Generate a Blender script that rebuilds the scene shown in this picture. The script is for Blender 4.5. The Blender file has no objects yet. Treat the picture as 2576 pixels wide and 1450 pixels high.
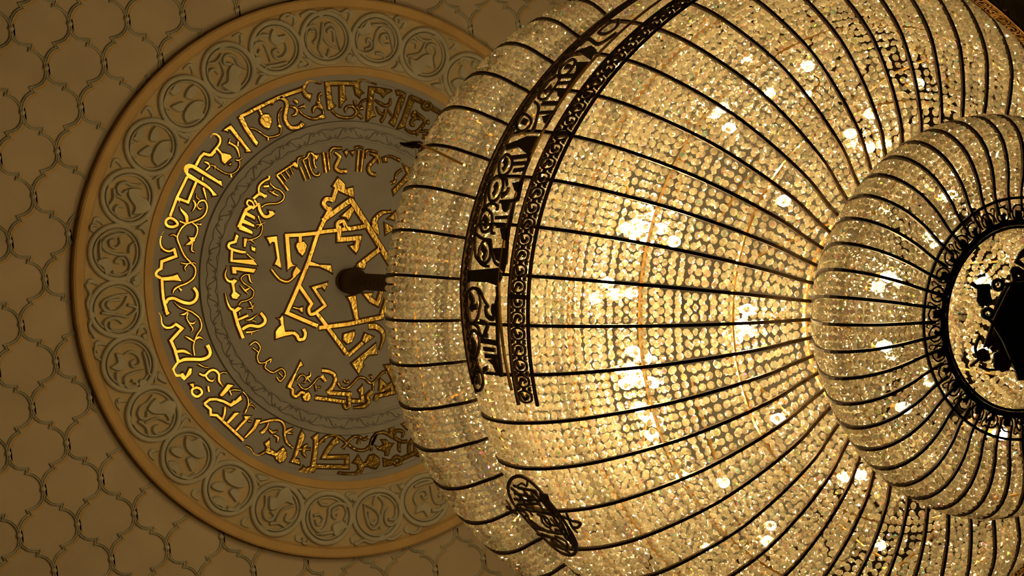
import bpy, math, random
from mathutils import Matrix, Vector
from mathutils.geometry import tessellate_polygon

C = bpy.context.scene.collection
scene = bpy.context.scene
R = math.radians
PI = math.pi
rnd = random.Random(7)

# ---------------------------------------------------------------- camera, world, exposure
EYE = 1.6                                   # camera height; every height h below is measured from the eye
TAU, PSI = 0.45446053, 0.05387968           # tilt of the view away from straight up, roll
cam_data = bpy.data.cameras.new('camera')
cam = bpy.data.objects.new('camera', cam_data)
C.objects.link(cam)
cam_data.sensor_width = 36.0
cam_data.lens = 36.0 * 5000.0 / 2576.0
cam_data.clip_end = 200
F = Vector((math.sin(TAU), 0, math.cos(TAU)))
U = Vector((math.cos(TAU), 0, -math.sin(TAU)))
V = Vector((0, 1, 0))
right = U * math.cos(PSI) - V * math.sin(PSI)
down = U * math.sin(PSI) + V * math.cos(PSI)
m = Matrix.Identity(4)
for i_ in range(3):
    m[i_][0], m[i_][1], m[i_][2] = right[i_], -down[i_], -F[i_]
m[2][3] = EYE
cam.matrix_world = m
scene.camera = cam
world = bpy.data.worlds.new('world'); scene.world = world
world.use_nodes = True
world.node_tree.nodes['Background'].inputs[0].default_value = (1.0, 0.74, 0.42, 1)
world.node_tree.nodes['Background'].inputs[1].default_value = WORLD_STRENGTH = 0.035
scene.view_settings.view_transform = 'Standard'
scene.view_settings.look = 'None'
scene.view_settings.gamma = 1.0
scene.view_settings.use_curve_mapping = False
scene.view_settings.exposure = 0.0
cy = scene.cycles
cy.max_bounces = 6; cy.diffuse_bounces = 2; cy.glossy_bounces = 3
cy.transmission_bounces = 6; cy.transparent_max_bounces = 10
cy.sample_clamp_indirect = 6.0; cy.adaptive_threshold = 0.03
cy.caustics_reflective = False; cy.caustics_refractive = False
BULB = 138.0                                 # strength of the chandelier's lamps
WARM = (1.0, 0.71, 0.32)

# ---------------------------------------------------------------- materials
def mat(name, color, rough=0.6, metal=0.0, noise=None, bump=0.0, bscale=40.0, spec=0.5):
    M = bpy.data.materials.new(name); M.use_nodes = True
    nt = M.node_tree; b = nt.nodes['Principled BSDF']
    b.inputs['Base Color'].default_value = (*color, 1)
    b.inputs['Roughness'].default_value = rough
    b.inputs['Metallic'].default_value = metal
    b.inputs['Specular IOR Level'].default_value = spec
    tc = nt.nodes.new('ShaderNodeTexCoord')
    if noise:
        n = nt.nodes.new('ShaderNodeTexNoise'); n.inputs['Scale'].default_value = noise[0]
        n.inputs['Detail'].default_value = 5
        r = nt.nodes.new('ShaderNodeValToRGB')
        r.color_ramp.elements[0].position = 0.35; r.color_ramp.elements[1].position = 0.68
        r.color_ramp.elements[0].color = (*noise[1], 1); r.color_ramp.elements[1].color = (*color, 1)
        nt.links.new(tc.outputs['Object'], n.inputs['Vector'])
        nt.links.new(n.outputs['Fac'], r.inputs['Fac'])
        nt.links.new(r.outputs['Color'], b.inputs['Base Color'])
    if bump:
        n2 = nt.nodes.new('ShaderNodeTexNoise'); n2.inputs['Scale'].default_value = bscale
        n2.inputs['Detail'].default_value = 4
        bp = nt.nodes.new('ShaderNodeBump'); bp.inputs['Strength'].default_value = bump
        bp.inputs['Distance'].default_value = 0.01
        nt.links.new(tc.outputs['Object'], n2.inputs['Vector'])
        nt.links.new(n2.outputs['Fac'], bp.inputs['Height'])
        nt.links.new(bp.outputs['Normal'], b.inputs['Normal'])
    return M

plaster = mat('plaster', (0.62, 0.50, 0.33), 0.85, noise=(3.0, (0.56, 0.45, 0.30)), bump=0.25, bscale=90, spec=0.2)
relief = mat('relief_plaster', (0.60, 0.55, 0.40), 0.8, noise=(6.0, (0.53, 0.48, 0.35)), bump=0.3, bscale=70, spec=0.2)
field = mat('frieze_ground_paint', (0.62, 0.48, 0.27), 0.85, noise=(9.0, (0.56, 0.43, 0.24)), bump=0.25, bscale=70, spec=0.2)
greige = mat('greige_plaster', (0.42, 0.39, 0.35), 0.85, noise=(4.0, (0.38, 0.355, 0.32)), bump=0.25, bscale=90, spec=0.2)
ochre = mat('ochre_paint', (0.66, 0.43, 0.17), 0.7, noise=(5.0, (0.59, 0.37, 0.14)), bump=0.2, bscale=90, spec=0.25)
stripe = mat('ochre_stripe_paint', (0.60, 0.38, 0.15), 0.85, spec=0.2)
bole = mat('brown_bole', (0.10, 0.05, 0.012), 0.8, spec=0.2)
gold = mat('gold_leaf', (1.0, 0.70, 0.17), 0.24, 1.0, noise=(16.0, (0.78, 0.46, 0.08)), bump=0.35, bscale=40)
bronze = mat('dark_bronze', (0.055, 0.032, 0.015), 0.5, 1.0, noise=(30.0, (0.035, 0.02, 0.01)))
cream = mat('cream_frame_paint', (0.22, 0.19, 0.14), 0.6)
edge = mat('gilded_and_lit_edge', (0.50, 0.29, 0.09), 0.4, 1.0)  # gilt of the near rail, painted light on the far bands
brass = mat('polished_brass', (0.85, 0.50, 0.16), 0.28, 1.0)
sleeve = mat('brown_cord_sleeve', (0.10, 0.065, 0.03), 0.9, bump=0.8, bscale=60, spec=0.15)
darkplate = mat('dark_plate', (0.035, 0.03, 0.02), 0.5, 0.3)
ledblack = mat('black_plate', (0.02, 0.018, 0.015), 0.5)
greenstud = mat('green_glass_stud', (0.03, 0.55, 0.28), 0.12, 0.2)
redstud = mat('magenta_glass_stud', (0.75, 0.04, 0.18), 0.12, 0.2)
tray = mat('dark_inner_paint', (0.07, 0.06, 0.045), 0.6)  # dark colour of the centre column and the added light shield
darkstone_and_shade = mat('dark_stone_and_shade', (0.10, 0.07, 0.04), 0.9, noise=(2.5, (0.05, 0.035, 0.02)), bump=0.5, bscale=8, spec=0.1)  # stone on the floor, painted shade on the far ceiling

def crystal():
    M = bpy.data.materials.new('cut_crystal'); M.use_nodes = True
    nt = M.node_tree; nt.nodes.clear()
    N = nt.nodes.new; L = nt.links.new
    out = N('ShaderNodeOutputMaterial')
    geo = N('ShaderNodeNewGeometry')
    comb = N('ShaderNodeVectorMath'); comb.operation = 'MULTIPLY_ADD'    # one random value per facet
    comb.inputs[1].default_value = (7.3, 5.1, 9.7)
    isl = N('ShaderNodeCombineXYZ')
    for k in range(3): L(geo.outputs['Random Per Island'], isl.inputs[k])
    L(geo.outputs['True Normal'], comb.inputs[0]); L(isl.outputs[0], comb.inputs[2])
    snap = N('ShaderNodeVectorMath'); snap.operation = 'SNAP'; snap.inputs[1].default_value = (.02, .02, .02)
    L(comb.outputs[0], snap.inputs[0])
    wn = N('ShaderNodeTexWhiteNoise'); wn.noise_dimensions = '3D'; L(snap.outputs[0], wn.inputs['Vector'])
    ramp = N('ShaderNodeValToRGB')          # most facets are clear, a few tinted to paint in dispersion flashes
    ramp.color_ramp.interpolation = 'CONSTANT'
    e = ramp.color_ramp.elements
    e[0].position = 0.0; e[0].color = (1, 0.94, 0.80, 1)
    e[1].position = 0.925; e[1].color = (1.0, 0.20, 0.05, 1)
    for p, c in ((0.935, (1.0, 0.55, 0.02)), (0.955, (0.45, 1.0, 0.05)),
                 (0.967, (0.05, 0.9, 1.0)), (0.977, (0.2, 0.15, 1.0)), (0.985, (1.0, 0.15, 0.6))):
        q = ramp.color_ramp.elements.new(p); q.color = (*c, 1)
    L(wn.outputs['Value'], ramp.inputs['Fac'])
    glossy = N('ShaderNodeBsdfGlossy'); glossy.inputs['Roughness'].default_value = 0.10
    L(ramp.outputs['Color'], glossy.inputs['Color'])
    refr = N('ShaderNodeBsdfRefraction'); refr.inputs['Roughness'].default_value = 0.02
    refr.inputs['IOR'].default_value = 1.5
    L(ramp.outputs['Color'], refr.inputs['Color'])
    trans = N('ShaderNodeBsdfTranslucent'); trans.inputs['Color'].default_value = (0.97, 0.89, 0.70, 1)
    diff = N('ShaderNodeBsdfDiffuse'); diff.inputs['Color'].default_value = (0.85, 0.82, 0.74, 1)
    clear = N('ShaderNodeBsdfTransparent'); clear.inputs['Color'].default_value = (1, 0.96, 0.86, 1)
    def mix(a, b, f):
        x = N('ShaderNodeMixShader')
        if isinstance(f, float): x.inputs[0].default_value = f
        else: L(f, x.inputs[0])
        L(a, x.inputs[1]); L(b, x.inputs[2]); return x.outputs[0]
    sharp = N('ShaderNodeMapRange'); sharp.inputs['To Min'].default_value = .30; sharp.inputs['To Max'].default_value = .95
    L(wn.outputs['Color'], sharp.inputs['Value'])
    soft = mix(trans.outputs[0], diff.outputs[0], 0.25)
    see = mix(refr.outputs[0], clear.outputs[0], 0.30)
    body = mix(soft, see, sharp.outputs[0])
    fin = mix(body, glossy.outputs[0], 0.17)
    L(fin, out.inputs['Surface'])
    return M
glass = crystal()

def bulb_mat(BULB=BULB):
    M = bpy.data.materials.new('lit_lamp_and_added_light'); M.use_nodes = True
    nt = M.node_tree; nt.nodes.clear()
    out = nt.nodes.new('ShaderNodeOutputMaterial'); e = nt.nodes.new('ShaderNodeEmission')
    e.inputs[0].default_value = (*WARM, 1); e.inputs[1].default_value = BULB
    nt.links.new(e.outputs[0], out.inputs[0]); return M
lamp_glass = bulb_mat(); added_light = bulb_mat(BULB * 4.2)  # the stronger one is for the added ceiling lights

# ---------------------------------------------------------------- object helpers
class MB:
    def __init__(s): s.v = []; s.f = []
    def add(s, vs, fs):
        n = len(s.v); s.v.extend(vs); s.f.extend([tuple(i + n for i in f) for f in fs])
    def mesh(s, name, material, smooth=False):
        me = bpy.data.meshes.new(name); me.from_pydata([tuple(p) for p in s.v], [], s.f)
        me.materials.append(material)
        if smooth: me.polygons.foreach_set('use_smooth', [True] * len(me.polygons))
        me.update(); return me
    def build(s, name, material, parent=None, smooth=False, loc=None):
        o = bpy.data.objects.new(name, s.mesh(name, material, smooth)); C.objects.link(o)
        if loc is not None: o.location = loc
        if parent is not None: o.parent = parent
        return o
def tag(o, label=None, cat=None, group=None, kind=None):
    if label: o['label'] = label
    if cat: o['category'] = cat
    if group: o['group'] = group
    if kind: o['kind'] = kind
    return o
def empty(name, loc):
    o = bpy.data.objects.new(name, None); C.objects.link(o); o.location = loc; return o
def share(src, parent, name=None, rotz=0.0, loc=None):
    o = src.copy(); C.objects.link(o); o.parent = parent
    if rotz: o.rotation_euler = (0, 0, rotz)
    if loc is not None: o.location = loc
    return o

def catmull(P, closed=False, n=5):
    out = []; m_ = len(P)
    rng = range(m_ if closed else m_ - 1)
    for i in rng:
        if closed: p0, p1, p2, p3 = P[i - 1], P[i], P[(i + 1) % m_], P[(i + 2) % m_]
        else: p0, p1, p2, p3 = P[max(i - 1, 0)], P[i], P[i + 1], P[min(i + 2, m_ - 1)]
        for k in range(n):
            t = k / n; t2 = t * t; t3 = t2 * t
            out.append(tuple(0.5 * ((2 * b) + (c - a) * t + (2 * a - 5 * b + 4 * c - d) * t2 + (-a + 3 * b - 3 * c + d) * t3)
                             for a, b, c, d in zip(p0, p1, p2, p3)))
    if not closed: out.append(tuple(P[-1]))
    return out
def ribbon(mb, P, fmap, prof, closed=False, grow=0.0):
    """P: (x, y, w); prof: list of (fraction of the half width, inset in metres, height)."""
    n = len(P)
    rows = []
    for i in range(n):
        a = P[i - 1] if (i > 0 or closed) else P[i]
        b = P[(i + 1) % n] if (i < n - 1 or closed) else P[i]
        c = P[i]
        d1 = (c[0] - a[0], c[1] - a[1]); d2 = (b[0] - c[0], b[1] - c[1])
        l1 = math.hypot(*d1) or 1e-9; l2 = math.hypot(*d2) or 1e-9
        if a is c: d1, l1 = d2, l2
        if b is c: d2, l2 = d1, l1
        n1 = (-d1[1] / l1, d1[0] / l1); n2 = (-d2[1] / l2, d2[0] / l2)
        nx, ny = n1[0] + n2[0], n1[1] + n2[1]; l = math.hypot(nx, ny) or 1e-9
        nx, ny = nx / l, ny / l
        k = 1.0 / max(0.45, nx * n1[0] + ny * n1[1])
        hw = c[2] / 2 + grow
        row = []
        for fr, ins, h in prof:
            off = fr * hw
            if ins: off = (hw - min(ins, hw * 0.7)) * (1 if fr > 0 else -1)
            off *= k
            row.append(fmap(c[0] + nx * off, c[1] + ny * off, h))
        rows.append(row)
    q = len(prof); vs = [p for r_ in rows for p in r_]; fs = []
    for i in range(n if closed else n - 1):
        j = (i + 1) % n
        for k in range(q - 1):
            fs.append((i * q + k, j * q + k, j * q + k + 1, i * q + k + 1))
    if not closed:
        fs.append(tuple(range(q))); fs.append(tuple((n - 1) * q + k for k in reversed(range(q))))
    mb.add(vs, fs)
def area(P): return sum(P[i - 1][0] * P[i][1] - P[i][0] * P[i - 1][1] for i in range(len(P))) / 2
def plate(mb, P, fmap, h0, h1, bevel=0.0, grow=0.0, back=False):
    """closed outline raised from h0 to h1 with a bevelled edge"""
    if area(P) < 0: P = P[::-1]
    n = len(P)
    def offs(d):
        o = []
        for i in range(n):
            a, b, c = P[i - 1], P[i], P[(i + 1) % n]
            d1 = (b[0] - a[0], b[1] - a[1]); d2 = (c[0] - b[0], c[1] - b[1])
            l1 = math.hypot(*d1) or 1e-9; l2 = math.hypot(*d2) or 1e-9
            n1 = (-d1[1] / l1, d1[0] / l1); n2 = (-d2[1] / l2, d2[0] / l2)
            nx, ny = n1[0] + n2[0], n1[1] + n2[1]; l = math.hypot(nx, ny) or 1e-9
            nx, ny = nx / l, ny / l
            k = min(1.8, 1.0 / max(0.3, nx * n1[0] + ny * n1[1]))
            o.append((b[0] + nx * d * k, b[1] + ny * d * k))
        return o
    base = offs(-grow) if grow else [(p[0], p[1]) for p in P]
    top = offs(bevel - grow) if bevel else base
    tri = tessellate_polygon([[Vector((p[0], p[1], 0)) for p in top]])
    vs = [fmap(x, y, h0) for x, y in base] + [fmap(x, y, h1) for x, y in top]
    fs = [(i, (i + 1) % n, n + (i + 1) % n, n + i) for i in range(n)] + [tuple(n + i for i in t) for t in tri]
    if back: fs += [tuple(reversed(t)) for t in tri]
    mb.add(vs, fs)
def parse(text, sc=0.001):
    groups = []
    for L in text.strip().split('\n'):
        if L[0] == '#': groups.append((L[1:].strip(), [])); continue
        k, *T = L.split()
        groups[-1][1].append((k, [tuple(float(v) * sc for v in t.split(',')) for t in T]))
    return groups
def draw(mb, strokes, fmap, h, bev=0.005, grow=0.0, round_=False, base=0.0, solid=False):
    for idx, (k, P) in enumerate(strokes):
        hh = h + 0.0006 * (idx % 5)
        if k == 'D': continue
        if k == 'P': plate(mb, P, fmap, base, hh, bev, grow, back=solid); continue
        closed = k == 'C'
        Q = catmull(P, closed) if k in 'SC' else list(P)
        if k in 'SC': Q = [(x, y, max(w, 0.003)) for x, y, w in Q]
        if round_: prof = [(-1, 0, base), (-0.75, 0, hh * 0.75), (-0.3, 0, hh), (0.3, 0, hh), (0.75, 0, hh * 0.75), (1, 0, base)]
        elif bev: prof = [(-1, 0, base), (-1, bev, hh), (1, bev, hh), (1, 0, base)]
        else: prof = [(-1, 0, base), (-1, 0, hh), (1, 0, hh), (1, 0, base)]
        if solid: prof = prof + [prof[0]]
        ribbon(mb, Q, fmap, prof, closed, grow)
def lathe(mb, prof, seg=96, a0=0.0, a1=2 * PI, center=(0, 0)):
    full = abs(a1 - a0 - 2 * PI) < 1e-6
    n = seg if full else seg + 1; q = len(prof)
    vs = [(center[0] + r * math.cos(a0 + (a1 - a0) * i / seg), center[1] + r * math.sin(a0 + (a1 - a0) * i / seg), z)
          for i in range(n) for r, z in prof]
    fs = [(i * q + k, ((i + 1) % n) * q + k, ((i + 1) % n) * q + k + 1, i * q + k + 1)
          for i in range(n if full else n - 1) for k in range(q - 1)]
    mb.add(vs, fs)
def tube(mb, P, r, seg=8, closed=False):
    P = [Vector(p) for p in P]; n = len(P); vs = []
    up = Vector((0, 0, 1))
    for i in range(n):
        a = P[i - 1] if (i or closed) else P[0]; b = P[(i + 1) % n] if (i < n - 1 or closed) else P[-1]
        t = (b - a).normalized(); s = t.cross(up)
        if s.length < 0.05: s = t.cross(Vector((1, 0, 0)))
        s.normalize(); w = s.cross(t)
        rr = r[i] if isinstance(r, (list, tuple)) else r
        for k in range(seg):
            x = 2 * PI * k / seg; vs.append(P[i] + s * math.cos(x) * rr + w * math.sin(x) * rr)
    fs = [(i * seg + k, ((i + 1) % n) * seg + k, ((i + 1) % n) * seg + (k + 1) % seg, i * seg + (k + 1) % seg)
          for i in range(n if closed else n - 1) for k in range(seg)]
    if not closed: fs += [tuple(range(seg)), tuple((n - 1) * seg + k for k in range(seg))]
    mb.add(vs, fs)

# ---------------------------------------------------------------- traced outlines (millimetres)
FRIEZE = """
#m1
S -79,163,8 16,145,36 90,105,36 117,48,36 67,1,36 -23,-14,36 -87,-15,36 -129,-79,36 -120,-147,36 -81,-206,11
S -13,122,27 -28,76,27 7,35,27 49,49,27 59,87,27 21,104,16
S -154,105,8 -115,64,32 -114,5,32
S 141,97,8 133,16,32 117,-65,32
P 137,-66 71,-46 37,-66 17,-136 32,-167 63,-199 83,-199 105,-139 166,-112 155,-89
S -94,-98,29 -74,-49,29 -26,-46,29 -4,-79,29 -41,-89,13
S -88,-164,11 -40,-174,27 16,-159,27
S 185,197,28 229,196,28 230,163,28 198,147,28
P -135,214 -209,296 -234,239 -219,166 -180,198
P -146,-197 -193,-153 -227,-214 -186,-232
#m2
S -113,114,8 -12,106,33 78,86,33 114,48,33 87,-1,33 9,-19,33 -61,24,34 -100,94,11
S 45,13,32 70,47,32 39,75,32 -41,71,32
S 121,-15,32 -12,-47,32 -89,-72,32 -170,-17,32 -101,23,32
S -111,-200,10 12,-216,34 86,-182,33 113,-115,33 82,-75,33 9,-75,33 -36,-120,34
S 58,-98,27 69,-139,27 27,-172,27 -86,-181,10
S 206,240,36 230,219,36 201,154,36 230,84,36 221,19,36 191,-25,36 217,-61,36 236,-123,36 207,-209,36
P -137,210 -194,231 -226,181 -184,157 -152,167
P -166,-237 -211,-222 -225,-272 -180,-286
#m3
P 83,128 18,95 15,52 5,6 61,-31 116,-18 157,33 90,54
S 10,92,10 -48,90,32 -92,39,32 -88,-22,32 -32,-36,32 -21,5,32 -55,18,11
S 112,-28,40 134,-100,40 115,-175,40 47,-218,40 -75,-245,10
S -100,-86,10 3,-80,32 70,-94,32 84,-164,32 36,-195,32 -2,-170,32 26,-135,32
S -148,54,31 -141,-45,31 -126,-131,31 -153,-173,10
P -41,-144 -96,-181 -108,-235 -36,-233 -3,-188
S 227,231,27 245,169,27 212,115,27
P 206,-231 178,-245 185,-274 221,-273
#m4
S -77,138,8 1,104,34 55,107,34 101,72,33 99,24,33 57,3,33 27,47,34
P 22,70 -85,106 -98,49 -162,38 -216,-24 -166,-88 -75,-126 -75,-65 -30,-29 8,8
S -72,-178,8 27,-179,33 70,-142,33 58,-99,33 12,-97,13
S 99,-24,24 28,-33,24 -22,-57,24 -72,-144,24
S 132,21,32 104,-57,32 132,-128,32
S 150,166,32 176,107,32 185,26,32
P -167,230 -211,274 -242,202 -221,141
#m5
P 181,44 152,101 94,47 113,-41 195,-38 171,-12
P 79,97 67,159 0,125 -18,54 46,25
P 65,-77 28,-4 -25,-24 -22,-92 54,-122 75,-108
P -23,2 -41,84 -108,133 -121,68 -197,34 -150,-57 -116,-120 -48,-91
P 178,-77 127,-62 115,-117 51,-139 125,-171
P -73,225 -190,248 -218,208 -126,193
"""
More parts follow.
